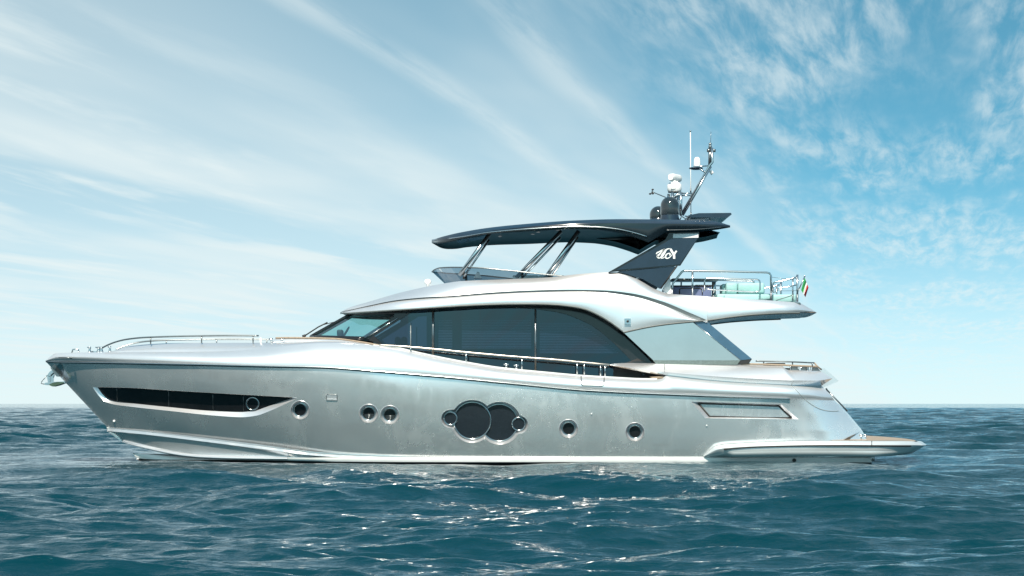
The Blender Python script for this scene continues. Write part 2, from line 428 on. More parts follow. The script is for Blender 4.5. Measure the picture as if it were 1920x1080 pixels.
def hull_b(px, py):
    px = np.atleast_1d(np.asarray(px, float)); py = np.atleast_1d(np.asarray(py, float))
    s = np.interp(py, STEM_Y, STEM_X); e = np.interp(py, STERN_Y, STERN_X)
    u = np.clip((px - s) / (e - s), 0, 1)
    ys = []; bs = []
    for c in (cC0, cC1, cC2):
        y, b = c.ev(c.x0 + u * (c.x1 - c.x0)); ys.append(y); bs.append(b)
    y0, y1, y2 = ys; b0, b1, b2 = bs
    # quadratic through the three levels
    t = py
    L0 = (t - y1) * (t - y2) / ((y0 - y1) * (y0 - y2)); L1 = (t - y0) * (t - y2) / ((y1 - y0) * (y1 - y2)); L2 = (t - y0) * (t - y1) / ((y2 - y0) * (y2 - y1))
    return np.maximum(b0 * L0 + b1 * L1 + b2 * L2, 0)

def hp(px, py, db=0.0): return P(px, py, float(hull_b(px, py)[0]) + db)

def union_ray(cs, c, n=120, grow=0.0):
    out = []
    for k in range(n):
        th = 2 * math.pi * k / n; dx, dy = math.cos(th), math.sin(th); best = 0
        for cx, cy, r in cs:
            r += grow; ox, oy = c[0] - cx, c[1] - cy; B = ox * dx + oy * dy; Cc = ox * ox + oy * oy - r * r; disc = B * B - Cc
            if disc > 0: best = max(best, -B + math.sqrt(disc))
        out.append((c[0] + dx * best, c[1] + dy * best))
    return out

def resample(poly, step, closed=True):
    p = np.array(poly + ([poly[0]] if closed else []), float); d = np.r_[0, np.cumsum(np.hypot(*np.diff(p, axis=0).T))]
    n = max(3, int(d[-1] / step)); t = np.linspace(0, d[-1], n + 1)[:-1 if closed else None]
    t = np.unique(np.r_[t, d[:-1] if closed else d]); t = t[np.r_[True, np.diff(t) > .4]]
    return [(float(a), float(b)) for a, b in zip(np.interp(t, d, p[:, 0]), np.interp(t, d, p[:, 1]))]

PORTS = [(563, 769, 17.5), (691, 775.5, 17.5), (731, 778, 17.5), (1066, 804, 17.5), (1190.5, 810, 17.5)]
TWIN = [(844.5, 784.5, 11.5), (885.5, 788.5, 34), (936, 792.5, 34), (972.5, 795, 11.5)]; TWC = (911, 790.5)
twin_out = union_ray([(844.5, 785.5, 17.5), (885.5, 790, 40.5), (937, 793.5, 40.5), (973, 796.5, 17.5)], TWC)
twin_in = union_ray([(x, y, r + 2) for x, y, r in TWIN], TWC)
BWT = Curve([(174, 725.5, 0), (240, 727, 0), (320, 732, 0), (440, 739, 0), (558, 745.5, 0)])
BWO = Curve([(174, 726, 0), (185, 742, 0), (197, 753, 0), (214, 758.5, 0), (240, 762, 0), (313, 770, 0), (412, 780, 0), (454, 782.3, 0), (480, 779.5, 0), (505, 771, 0), (558, 746.5, 0)])
BWI = Curve([(183, 726, 0), (192, 739, 0), (203, 748.5, 0), (220, 753.5, 0), (250, 756.5, 0), (313, 763, 0), (403, 770.8, 0), (452, 772.6, 0), (477, 770, 0), (505, 761, 0), (548, 746, 0)])
def cxy(c, xs): y, _ = c.ev(np.asarray(xs, float)); return list(zip(map(float, xs), map(float, y)))
xs_bw = np.r_[np.linspace(174, 215, 16), np.linspace(220, 480, 40), np.linspace(484, 558, 20)]
bow_hole = cxy(BWT, xs_bw)[1:-1] + cxy(BWO, xs_bw)[::-1]
REC_O = [(1296, 753), (1465, 758), (1498, 786.5), (1322, 784)]
REC_I = [(1309, 756), (1460, 761), (1484, 784), (1331, 781.3)]

def build_hull():
    outer = []
    xs = np.linspace(86, 1565, 260); outer += cxy(cC0, xs)
    outer += [(float(np.interp(y, STERN_Y, STERN_X)), y) for y in np.linspace(755, 857, 18)]
    outer += cxy(cC2, np.linspace(1640, 201, 260))[1:]
    outer += [(float(np.interp(y, STEM_Y, STEM_X)), y) for y in np.linspace(795, 684, 18)]
    holes = [bow_hole, twin_out, resample(REC_O, 6)] + [circ(x, y, r, 40) for x, y, r in PORTS]
    loops = [outer] + holes; pts = []; edges = []
    for lp in loops:
        k = len(pts); pts += lp; edges += [(k + i, k + (i + 1) % len(lp)) for i in range(len(lp))]
    gx, gy = np.meshgrid(np.arange(90, 1640, 6.0), np.arange(680, 857, 5.0)); gx = gx.ravel(); gy = gy.ravel()
    ok = inpoly(gx, gy, outer)
    for h in holes: ok &= ~inpoly(gx, gy, h)
    bp = np.array(pts); dmin = np.array([np.min((bp[:, 0] - x) ** 2 + (bp[:, 1] - y) ** 2) for x, y in zip(gx, gy)]); ok &= dmin > 6
    pts += list(zip(gx[ok].tolist(), gy[ok].tolist()))
    vv, _, ff, *_ = delaunay_2d_cdt([Vector(p) for p in pts], edges, [], 0, 1e-5)
    px = np.array([v.x for v in vv]); py = np.array([v.y for v in vv])
    cx = np.array([np.mean(px[list(f)]) for f in ff]); cy = np.array([np.mean(py[list(f)]) for f in ff])
    keep = inpoly(cx, cy, outer)
    for h in holes: keep &= ~inpoly(cx, cy, h)
    b = hull_b(px, py); V = np.array([P(x, y, q) for x, y, q in zip(px, py, b)])
    e = 2.0
    def arr(x, y): return np.array([P(i, j, q) for i, j, q in zip(x, y, hull_b(x, y))])
    T1 = arr(px + e, py) - arr(px - e, py); T2 = arr(px, py + e) - arr(px, py - e)
    N = np.cross(T1, T2); N /= np.linalg.norm(N, axis=1)[:, None]; N[N[:, 1] > 0] *= -1
    faces = []
    for f, k in zip(ff, keep):
        if not k: continue
        f = list(f); a, c, d_ = V[f[0]], V[f[1]], V[f[2]]
        if np.cross(c - a, d_ - a)[1] > 0: f = f[::-1]
        faces.append(f)
    n = len(V); V2 = V.copy(); V2[:, 1] = 2 * CB - V2[:, 1]; N2 = N.copy(); N2[:, 1] *= -1
    allv = np.vstack([V, V2]); alln = np.vstack([N, N2]); allf = faces + [[i + n for i in reversed(f)] for f in faces]
    used = np.zeros(len(allv), bool)
    for f in allf: used[f] = True
    mp = np.cumsum(used) - 1
    return new('hull', allv[used], [[int(mp[i]) for i in f] for f in allf], 'silver', yacht, True, normals=alln[used])
hull = build_hull()

# transom behind the hull side
m = Mesh(); e_ = [(float(np.interp(y, STERN_Y, STERN_X)), y) for y in np.linspace(716, 857, 16)]
A = [hp(x - .4, max(y, 751)) if y >= 751 else P(x, y, 2.35) for x, y in e_]
B = [np.array((p[0], 2 * CB - p[1], p[2])) for p in A]
m.grid(lerp_rows(A, B, 8)); m.build('transom', 'shell', yacht)

# bottom: chine flat, lower panel, spray rail, boot stripe and the dark bottom paint
C3 = Curve([(230, 829, 0.0), (270, 839, .38), (313, 848, .78), (345, 853, 1.02), (378, 856, 1.25), (539, 859, 2.0), (700, 860.5, 2.40), (1101, 861.5, 2.6), (1640, 861.5, 2.3)])
C2o = Curve([(x, y + 2.0, b + .035) for x, y, b in C2])
m = Mesh(); U = np.linspace(0, 1, 150)
def urow(c, dy=0, db=0): return c.pts(xs=c.x0 + U * (c.x1 - c.x0), dy=dy, db=db)
m.grid([urow(cC2, -.2), urow(cC2, 1.6, -.045), urow(cC2, 2.0, -.04), urow(cC2, 7.0, .012), urow(cC2, 8.0, -.06)])
m.mirror().build('chine_rail', 'silver', yacht, autosmooth=40)
C2i = Curve([(x, y + 7.5, max(b - .06, 0)) for x, y, b in C2])
m = Mesh(); m.grid(lerp_rows(urow(C2i), urow(C3), 6, -.03)); m.mirror().build('lower_hull_panel', 'silver', yacht)
# spray rail, a rounded pale strip
SR = Curve([(228, 828.5, 0.0), (270, 838.5, .42), (313, 847.5, .84), (345, 852.5, 1.08), (378, 855.5, 1.30), (460, 858, 1.72), (539, 859, 2.04)])
m = Mesh(); w = np.interp(SR.x0 + U * (SR.x1 - SR.x0), [228, 260, 320, 420, 539], [.3, 2.6, 4.8, 5.0, 4.5]); y_, b_ = SR.ev(SR.x0 + U * (SR.x1 - SR.x0)); x_ = SR.x0 + U * (SR.x1 - SR.x0)
rows = [[P(x, y + w_ * t, b + o) for x, y, b, w_ in zip(x_, y_, b_, w)] for t, o in ((-.6, -.03), (-.4, .03), (.1, .07), (.5, .07), (.8, -.03))]
m.grid(rows).mirror().build('spray_rail', 'shell', yacht)
BT = Curve([(249, 850, 0.0), (300, 853.5, .46), (378, 857, 1.04), (480, 858, 1.75), (560, 858, 2.15), (640, 857.8, 2.46), (824, 857.6, 2.70), (1101, 857.6, 2.80), (1500, 857.8, 2.78), (1634, 858, 2.52)])
BB = Curve([(257, 859.5, 0.0), (300, 861.5, .50), (378, 862, 1.08), (480, 862.5, 1.7), (560, 863.5, 2.10), (640, 865.5, 2.42), (824, 866.3, 2.68), (1101, 866.5, 2.78), (1500, 866.8, 2.76), (1634, 867, 2.50)])
m = Mesh(); m.grid([urow(BT, -.8, -.10), urow(BT, .0, .0)] + lerp_rows(urow(BT), urow(BB), 3, .012) + [urow(BB, 1.2, -.08)])
ea = [P(1634, y, 2.52) for y in (858, 867)]; m.mirror()
k = len(m.v)
m.grid([[P(1634, 858, 2.52), P(1634, 867, 2.50)], [P(1634, 858, -2.52), P(1634, 867, -2.50)]])
m.build('boot_stripe', 'white', yacht, autosmooth=40)
KB = Curve([(262, 866, 0.0), (300, 884, .0), (378, 910, .0), (640, 925, .6), (1634, 925, 1.2)])
m = Mesh(); m.grid(lerp_rows(urow(BB, .6, -.03), urow(KB), 6)); m.mirror().build('bottom_paint', 'antifoul', yacht)

# rub rail: double chrome strip along the sheer
RR = Curve([p for p in C0 if p[0] < 1482])
m = Mesh(); xs = np.linspace(86, 1481, 260)
wr = np.interp(xs, [86, 300, 700, 1300, 1481], [1.6, 2.2, 2.4, 2.2, 1.2]); y_, b_ = RR.ev(xs)
prof = [(-1.0, .0), (-.9, .05), (-.3, .075), (.3, .075), (.7, .05), (.95, -.01)]
m.grid([[P(x, y + w_ * t, b + o) for x, y, b, w_ in zip(xs, y_, b_, wr)] for t, o in prof]).mirror(); rub = m.build('rub_rail', 'steel_dark', yacht)
m = Mesh(); m.tube([P(x, y - .4 * w_, b + .082) for x, y, b, w_ in zip(xs, y_, b_, wr)], .014, 6).mirror(); m.build('chrome_strip', 'chrome', rub)

# ------------------------------------------------------------------ bulwark (upper topside), foredeck and aft quarter
TC = Curve([(87, 675, .03), (96, 667.5, .16), (106, 662.3, .40), (150, 661, .82), (206, 660.3, 1.22), (246, 659.8, 1.45), (300, 659.5, 1.72), (392, 659, 2.02), (480, 655, 2.22), (540, 648, 2.34), (600, 643.5, 2.44), (680, 645.5, 2.55), (711, 648.5, 2.60), (742, 651.5, 2.64), (770, 658, 2.68), (810, 667, 2.72), (874, 679.5, 2.78), (936, 689.5, 2.82), (1040, 700, 2.86), (1084, 704, 2.87), (1150, 708, 2.88), (1208, 710.8, 2.88), (1230, 711, 2.88), None, (1242, 709.5, 2.88), (1249, 704, 2.88), (1260, 704.5, 2.87), (1300, 709, 2.87), (1354, 714.3, 2.86), (1440, 719.5, 2.82), (1484, 721.5, 2.74), (1515, 722.3, 2.58), (1540, 723, 2.30)])
cC0b = Curve(C0)
m = Mesh(); U = np.linspace(0, 1, 240)
A = cC0b.pts(xs=87 + U * (1565 - 87)); T = TC.pts(xs=87 + U * (1540 - 87))
m.grid(lerp_rows(A, T, 12, .12), flip=True).mirror(); bul = m.build('bulwark', 'shell', yacht)
# white cap along the bulwark cut-out and its inner face
m = Mesh(); xs = np.linspace(700, 1232, 120)
cap = [TC.pts(xs=xs, dy=dy, db=db) for dy, db in ((.6, .02), (-1.2, .02), (-1.8, -.03), (-1.8, -.16), (10, -.17))]
m.grid(cap).mirror(); m.build('bulwark_cap', 'white', yacht, autosmooth=40)
# raised foredeck: from the crease up to the crown
CR = Curve([(206, 660.0, 1.10), (225, 654, 1.12), (246, 648.3, 1.15), (285, 644.6, 1.30), (330, 643.4, 1.45), (392, 642.8, 1.60), (513, 642.6, 1.85), (560, 641, 2.0), (600, 639.5, 2.15), (640, 640.0, 2.28), (680, 643.3, 2.42), (712, 648.3, 2.54)])
m = Mesh(); xs = np.linspace(206, 712, 110)
A = TC.pts(xs=xs); B = CR.pts(xs=xs); m.grid(lerp_rows(A, B, 6, .05), flip=True); m.mirror(join=True)
C_ = [p + np.array((0, 0, .02)) for p in B]; Bm = [np.array((p[0], 2 * CB - p[1], p[2])) for p in B]
m.grid(lerp_rows(B, Bm, 8), flip=True); m.build('foredeck', 'shell', yacht, autosmooth=50)
m = Mesh(); xs = np.linspace(87, 260, 40); A = TC.pts(xs=xs); B = [np.array((p[0], 2 * CB - p[1], p[2])) for p in A]
m.grid(lerp_rows(A, B, 8), flip=True); m.build('bow_deck', 'shell', yacht)
m = Mesh(); xs = np.linspace(640, 1540, 60); A = TC.pts(xs=xs, dy=6, db=-.15); B = [np.array((p[0], 2 * CB - p[1], p[2])) for p in A]
m.grid(lerp_rows(A, B, 4), flip=True); m.build('side_deck', 'teak', yacht)
# engraved line with a bright end on the bow
m = Mesh(); m.tube([P(110, 670.3, .60), P(130, 670.8, .86)], .012, 6); m.tube([P(131.5, 670.8, .86), P(134.5, 670.9, .90)], .03, 8); m.build('bow_fitting', 'steel_dark', yacht)
# windscreen coaming with its teak cap
COT = Curve([(517, 634.0, 1.6), (540, 633.6, 1.75), (580, 634.0, 1.95), (627, 635.3, 2.12), (670, 640.5, 2.36), (711, 647.5, 2.56)])
COB = Curve([(507, 642.5, 1.7), (540, 643, 1.85), (580, 642, 2.05), (627, 641, 2.24), (670, 644.2, 2.42), (711, 649.3, 2.58)])
m = Mesh(); m.grid(lerp_rows(urow(COB), urow(COT), 4, .02), flip=True); m.mirror(join=True); A = urow(COT); B = [np.array((p[0], 2 * CB - p[1], p[2])) for p in A]; m.grid(lerp_rows(A, B, 6), flip=True)
A = urow(COB); 
m.build('cabin_coaming', 'shell', yacht, autosmooth=40)
m = Mesh(); m.tube(COT.pts(60, dy=-.4, db=.03), .022, 8).mirror(); m.build('teak_cap', 'teak', yacht)

# boarding gate outline and small flush hatch
def groove(poly, b=None, db=.004, r=.012, closed=True):
    pts = resample(poly, 4, closed); pts = pts + [pts[0]] if closed else pts
    return [P(x, y, (bul_b(x, y) if b is None else b) + db) for x, y in pts]
def bul_b(x, y):
    y0, b0 = cC0b.ev(np.array([x])); y1, b1 = TC.ev(np.array([x])); t = float((y - y0[0]) / (y1[0] - y0[0])); return float(b0[0] * (1 - t) + b1[0] * t) + .12 * 4 * t * (1 - t)
m = Mesh(); m.tube(groove([(1089.5, 705), (1090, 719), (1092, 722.5), (1129, 724), (1132, 721), (1133, 708)], closed=False), .016, 6); m.build('boarding_gate', 'steel_dark', yacht)
m = Mesh(); pts = [(612, 739.5), (632, 740), (632, 751), (612, 750.5)]
for yy0, yy1, o in ((739.5, 747.5, .012), (748.2, 750.6, .03)):
    q = [(612, yy0), (632, yy0 + .4), (632, yy1 + .4), (612, yy1)]
    a = [hp(x, y, o) for x, y in q]; c = [hp(x, y, -.03) for x, y in q]; m.add(a + c, [(3, 2, 1, 0), (0, 1, 5, 4), (1, 2, 6, 5), (2, 3, 7, 6), (3, 0, 4, 7)])
o = m.build('flush_hatch', 'shell', yacht, smooth=False)
m = Mesh(); pts2 = resample(pts, 4); m.tube([hp(x, y, .008) for x, y in pts2 + [pts2[0]]], .012, 6); m.build('hatch_seal', 'steel_dark', o)

# ------------------------------------------------------------------ hull openings
def ring(m, outer, inner, d0, d1):
    A = [hp(x, y, d0) for x, y in outer]; B = [hp(x, y, d1) for x, y in inner]
    A.append(A[0]); B.append(B[0]); m.grid([A, B]); return m
def fan(m, poly, d, c=None):
    c = c or (sum(p[0] for p in poly) / len(poly), sum(p[1] for p in poly) / len(poly)); n = len(poly)
    v = [hp(*c, d)] + [hp(x, y, d) for x, y in poly]; m.add(v, [(0, 1 + i, 1 + (i + 1) % n) for i in range(n)]); return m
def chrome_ring(m, cx, cy, r, d, rad=.022, n=40): 
    pts = [hp(x, y, d) for x, y in circ(cx, cy, r, n)]; m.tube(pts + pts[:2], rad, 8, cap=False); return m

for i, (x, y, r) in enumerate(PORTS):
    m = Mesh(); ring(m, circ(x, y, r, 40), circ(x, y - .6, 13.2, 40), .008, -.13); ring(m, circ(x, y, r + .8, 40), circ(x, y, r, 40), -.002, .008)
    p = m.build('porthole', 'shell', yacht)
    g = Mesh(); fan(g, circ(x, y - .6, 13.4, 40), -.15); g.build('porthole_glass', 'black', p)
    t = Mesh(); chrome_ring(t, x, y - .6, 12.2, -.13, .022); t.build('porthole_rim', 'chrome', p)
    if i in (1, 2):
        s = Mesh()
        for k in range(5):
            yy = y + 1.5 + 2.1 * k; hw = math.sqrt(max(0, 11 ** 2 - (yy - y + .6) ** 2)) - 1
            s.tube([hp(x - hw, yy, -.135), hp(x + hw, yy, -.135)], .007, 6)
        s.build('porthole_grille', 'steel_dark', p)

m = Mesh(); ring(m, twin_out, twin_in, .006, -.14); fan(m, twin_in, -.16, TWC); tw = m.build('twin_round_window', 'shell', yacht)
for k, (x, y, r) in enumerate(TWIN):
    dz = (-.10, -.125, -.145, -.10)[k]
    cover = [TWIN[j] for j in {0: (), 1: (0,), 2: (1, 3), 3: ()}[k]]
    g = Mesh(); fan(g, circ(x, y, r, 60), dz); g.build('round_glass', 'mesh', tw)
    t = Mesh(); n = 72; pts = []; run = []
    for q in range(n + 1):
        th = 2 * math.pi * q / n + (math.pi if k != 2 else 0); a_, b_ = x + (r + .6) * math.cos(th), y + (r + .6) * math.sin(th)
        hid = any((a_ - cx) ** 2 + (b_ - cy) ** 2 < (cr_ + .5) ** 2 for cx, cy, cr_ in cover)
        if hid:
            if len(run) > 1: t.tube(run, .022, 8)
            run = []
        else: run.append(hp(a_, b_, dz + .012))
    if len(run) > 1: t.tube(run, .022, 8)
    t.build('round_window_rim', 'chrome', tw)

# long bow window: recessed black glass with a pale ledge below
xs = xs_bw; m = Mesh()
A = [hp(x, y, .004) for x, y in cxy(BWO, xs)]; xi = 183 + (xs - 174) / (558 - 174) * (548 - 183)
B = [hp(x, y, -.15) for x, y in cxy(BWI, xi)]; m.grid([A, B]); 
A = [hp(x, y, .002) for x, y in cxy(BWT, xs)]; B2 = [hp(x, y + .6, -.15) for x, y in cxy(BWT, xi)]; m.grid([B2, A])
fr = m.build('bow_window_frame', 'shell', yacht, autosmooth=40)
m = Mesh(); A = [hp(x, y + .2, -.15) for x, y in cxy(BWT, xi)]; B = [hp(x, y + .3, -.155) for x, y in cxy(BWI, xi)]; m.grid([A, B])
bw = m.build('bow_window', 'black', yacht)
m = Mesh()
for x in (219, 316, 399, 456):
    m = Mesh(); t0 = float(BWT.ev(np.array([float(x)]))[0][0]); t1 = float(BWI.ev(np.array([float(x)]))[0][0]); m.tube([hp(x, t0 + .5, -.143), hp(x + .8, t1 - .3, -.146)], .0045, 5); m.build('pane_joint', 'steel_dark', bw)
m = Mesh(); chrome_ring(m, 473.5, 757, 11.5, -.135, .02); m.build('bow_window_ring', 'chrome', bw)

# aft side window: sunken parallelogram
m = Mesh(); oo = resample(REC_O, 6); 
ro = [REC_O[i] for i in range(4)]; ri = REC_I
def quadstrip(a0, a1, b0, b1, n=12): return ([(a0[0] + (a1[0] - a0[0]) * k / n, a0[1] + (a1[1] - a0[1]) * k / n) for k in range(n + 1)], [(b0[0] + (b1[0] - b0[0]) * k / n, b0[1] + (b1[1] - b0[1]) * k / n) for k in range(n + 1)])
for i in range(4):
    a, b2 = quadstrip(ro[i], ro[(i + 1) % 4], ri[i], ri[(i + 1) % 4]); m.grid([[hp(x, y, .003) for x, y in a], [hp(x, y, -.12) for x, y in b2]])
rf = m.build('side_window_frame', 'shell', yacht, autosmooth=20)
m = Mesh(); a, b2 = quadstrip(ri[0], ri[1], ri[3], ri[2]); m.grid([[hp(x, y, -.115) for x, y in a], [hp(x, y, -.115) for x, y in b2]]); m.build('side_window_pane', 'silver', rf)
m = Mesh(); q = ri + [ri[0]]; m.tube([hp(x, y, -.105) for x, y in q], .03, 6); m.build('side_window_seal', 'matte', rf)

# curved seam on the stern quarter
m = Mesh(); pts = []
for x, y in [(1483, 722), (1494, 733), (1505, 745), (1518, 756), (1533, 765), (1547, 769.5), (1560, 771), (1572, 770.5)]:
    pts.append((x, y))
q = arc_pts([np.array((x, y, 0.)) for x, y in pts], 5)
m.tube([hp(p[0], p[1], .006) if p[1] > 751 else P(p[0], p[1], bul_b(p[0], p[1]) - .004) for p in q], .011, 6); m.build('quarter_seam', 'soffit', yacht)
# small outlets
for nm, x, y, r, mt in (('bow_drain', 214, 789.5, 2.2, 'white'), ('stern_outlet', 1489, 863, 3.6, 'matte'), ('hull_drain', 1109, 776, 1.2, 'white'), ('hull_drain', 1325, 798, 1.2, 'white')):
    m = Mesh(); c = hp(x, y) if y < 857 else P(x, y, 2.80); m.tube([c + np.array((0, .02, 0)), c + np.array((0, -.03, 0)), c + np.array((0, -.035, 0))], [r / 65.8, r / 65.8, r / 90], 12); m.build(nm, mt, yacht)

# ------------------------------------------------------------------ stern: sponson, swim platform, wing
def strip(rows_px, name, material, parent=yacht, mirror=True, n=120, **kw):
    """rows_px: list of Curve; lofted in turn"""
    m = Mesh(); U_ = np.linspace(0, 1, n); rows = [c.pts(xs=c.x0 + U_ * (c.x1 - c.x0)) for c in rows_px]; m.grid(rows)
    if mirror: m.mirror()
    return m.build(name, material, parent, **kw)
def taper(b, x): return b
PT0 = Curve([(1319, 855, 2.80), (1330, 845, 2.90), (1341, 837, 3.00), (1360, 833.5, 3.05), (1381, 832, 3.07), (1465, 828, 3.08), (1578, 826.6, 3.05), (1634, 827, 2.95), (1680, 827, 2.70), (1708, 827.3, 2.35), (1722, 829, 2.05)])
PT1 = Curve([(1320, 856, 2.84), (1332, 849, 3.00), (1345, 843, 3.12), (1363, 839.5, 3.18), (1385, 838, 3.20), (1465, 835, 3.21), (1578, 833.5, 3.18), (1634, 834, 3.08), (1680, 834.3, 2.83), (1712, 834.6, 2.45), (1731, 835, 2.05)])
PT2 = Curve([(1321, 856.5, 2.83), (1336, 853, 2.98), (1352, 850, 3.06), (1370, 848, 3.17), (1390, 847.5, 3.19), (1465, 846, 3.20), (1578, 845.5, 3.15), (1634, 846, 3.05), (1675, 846, 2.80), (1702, 845.5, 2.45), (1718, 843, 2.10)])
PT3 = Curve([(1322, 857, 2.80), (1340, 857, 2.88), (1358, 857, 2.92), (1375, 856.8, 3.08), (1395, 856.6, 3.10), (1465, 856.2, 3.10), (1578, 855.8, 3.06), (1634, 855.8, 2.98), (1668, 855, 2.73), (1690, 853, 2.43), (1704, 851, 2.18)])
PTi = Curve([(1319, 855, 2.78), (1330, 845, 2.82), (1341, 836.8, 2.86), (1360, 833, 2.88), (1381, 831.6, 2.88), (1465, 827.6, 2.85), (1578, 826.2, 2.80), (1634, 826.6, 2.70), (1675, 826.7, 2.50), (1702, 827, 2.20), (1714, 828.5, 1.95)])
m = Mesh(); U_ = np.linspace(0, 1, 150); rw = lambda c: c.pts(xs=c.x0 + U_ * (c.x1 - c.x0))
m.grid(lerp_rows(rw(PTi), rw(PT0), 1) + lerp_rows(rw(PT0), rw(PT1), 4, .02)[1:], flip=False)
m.grid(lerp_rows(rw(PT1), rw(PT2), 3, .01)); m.grid(lerp_rows(rw(PT2), rw(PT3), 4, .03))
m.mirror(join=True)
# rounded end and underside across the boat
ends = [rw(c)[-1] for c in (PTi, PT0, PT1, PT2, PT3)]
rows = []
for e in ends:
    row = []
    for t in np.linspace(-1, 1, 15):
        row.append(np.array((e[0] + .35 * (1 - t * t) ** .8, CB + (e[1] - CB) * -t, e[2])))
    rows.append(row)
m.grid(rows, flip=True)
A = rw(PT3); B = [np.array((p[0], 2 * CB - p[1], p[2])) for p in A]; m.grid(lerp_rows(A, B, 4))
plat = m.build('swim_platform', 'platform', yacht, autosmooth=35)
m = Mesh(); xs = np.linspace(1560, 1712, 40); A = PTi.pts(xs=xs, dy=-.15, db=-.06)
rows = [[np.array((p[0] + .3 * (1 - t * t) ** .8 * (k / 39) ** 4, CB + (p[1] - CB) * -t, p[2] + (.02 + .11 * (1 - (k / 39) ** 3)) * (1 - t * t) + .004)) for k, p in enumerate(A)] for t in np.linspace(-1, 1, 15)]
m.grid(rows); m.build('platform_teak', 'teak', plat)
m = Mesh(); m.tube(arc_pts([P(x, y, b + .02) for x, y, b in ((1357, 842.5, 3.17), (1380, 840.3, 3.2), (1420, 838, 3.21), (1500, 836, 3.21), (1578, 835.6, 3.18), (1634, 836, 3.08), (1680, 836.3, 2.83), (1708, 836.4, 2.5))], 8), .022, 6).mirror(); m.build('platform_step_line', 'matte', plat)
m = Mesh(); m.tube([P(1634.5, y, b + .01) for y, b in ((827, 2.95), (834, 3.08), (846, 3.0), (855.5, 2.86))], .012, 5).mirror(); m.build('platform_joint', 'matte', plat)
# platform cleats
for x, b in ((1614, 2.3), (1622, 2.25)):
    m = Mesh(); c = P(x, 826, b); m.tube([c, c + np.array((.01, 0, .16))], .03, 8); m.tube([c + np.array((-.05, 0, .15)), c + np.array((.06, 0, .16))], .025, 8); m.build('mooring_bollard', 'chrome', plat)
# stern corner foot
m = Mesh(); A = [P(x, y, b) for x, y, b in ((1581, 825.5, 2.62), (1590, 820, 2.55), (1602, 814.5, 2.42), (1616, 808, 2.24))]; B = [P(x, y, b) for x, y, b in ((1583, 826, 2.55), (1594, 825.5, 2.4), (1606, 821, 2.2), (1614, 812, 2.05))]
m.grid([A, B]).mirror(); m.build('stern_foot', 'steel_dark', yacht)

W0 = Curve([(1143, 683.5, 2.70), (1152, 681.6, 2.66), (1175, 680.6, 2.62), (1222, 681, 2.60), (1300, 682.5, 2.6), (1382, 684, 2.6), (1467, 686.2, 2.58), None, (1475, 693, 2.58), None, (1505, 694.5, 2.50), (1538, 696, 2.35)])
W1 = Curve([(1143.3, 684.6, 2.74), (1165, 687.5, 2.86), (1191, 691.5, 2.93), (1246, 697.5, 2.98), (1300, 702.5, 3.0), (1354, 706.6, 3.0), (1420, 710.3, 2.97), (1488, 713.2, 2.9), (1530, 713.6, 2.72), (1561, 709.5, 2.40)])
W2 = Curve([(1143.6, 685.2, 2.72), (1165, 689.5, 2.80), (1191, 694.6, 2.84), (1246, 703.8, 2.87), (1300, 709.8, 2.88), (1354, 715.2, 2.87), (1420, 720, 2.83), (1484, 722.6, 2.76), (1515, 723.2, 2.60), (1540, 723.5, 2.30)])
m = Mesh(); A = rw(W0); m.grid([[p + np.array((0, .35, 0)) for p in A]] + lerp_rows(A, rw(W1), 5, .03)); m.mirror()
wing = m.build('aft_wing', 'shell', yacht, autosmooth=45)
m = Mesh(); m.grid(lerp_rows(rw(W1), rw(W2), 3)); m.mirror(); m.build('wing_underside', 'silver', wing)
m = Mesh(); m.tube([P(1246, 681.5, 2.605), P(1246, 689, 2.83), P(1246, 697.5, 2.99)], .008, 5); m.build('wing_joint', 'steel_dark', wing)
# aft bench behind the wing, across the stern
m = Mesh(); prof = [(1541, 690), (1546, 691), (1572, 713.5), (1570, 715.5), (1556, 722), (1543, 726.5), (1537, 722), (1547, 712), (1536, 697)]
rows = []
for b in np.linspace(2.05, -2.05, 12): rows.append([P(x, y, 2.05) + np.array(((1 - (b / 2.05) ** 2) * .1, 2.05 - b, 0)) for x, y in prof + [prof[0]]])
m.grid(rows, flip=False); n = len(prof); m.f.append(list(range(n))); m.build('transom_coaming', 'shell', yacht, autosmooth=35)
# aft rail, teak capping and the mooring gear behind the cut-out
m = Mesh(); m.tube(pixline([(1389, 682.5, 2.55), (1420, 682.8, 2.55), (1467, 684.6, 2.55), (1500, 686, 2.5), (1533, 687.3, 2.4)], 2.5), .026, 8)
m.tube([P(1527, 680.5, 2.4), P(1533, 687.3, 2.4), P(1540, 693, 2.3)], .022, 8); m.mirror(); cap_ = m.build('aft_teak_cap', 'teak', yacht)
m = Mesh(); m.tube(pixline([(1417, 677, 2.5), (1450, 677.6, 2.5), (1487, 678.6, 2.5), (1527, 680.5, 2.4)], 2.5), .02, 8)
for x, y0, y1 in ((1432, 677.4, 683.5), (1486, 678.5, 685.5), (1523, 680.3, 687)): m.tube([P(x, y0, 2.47), P(x, y1, 2.47)], .018, 8)
m.mirror(); m.build('aft_rail', 'steel_dark', yacht)
for x, w_, h_ in ((1482, 1.6, .13), (1498, 1.2, .13), (1502, 1.4, .12), (1515, 3.0, .13), (1520, 1.4, .14)):
    m = Mesh(); c = P(x, 694.5, 2.25); m.lathe(c - np.array((0, 0, .02)), [(0, 0), (w_ / 65, 0), (w_ / 65 * .6, h_ * .4), (w_ / 65 * .6, h_ * .8), (w_ / 65, h_), (0, h_ + .01)], 14); m.build('mooring_post', 'chrome', yacht)
for q in ([(1484, 687), (1496, 687.5), (1496, 695), (1484, 695)], [(1504, 688), (1513, 688), (1513, 695.5), (1504, 695.5)], [(1524, 688), (1533, 689), (1538, 696), (1524, 696)]): m = Mesh(); m.slab(q, 2.1, 1.9); m.build('mooring_locker', 'steel_dark', yacht, smooth=False)
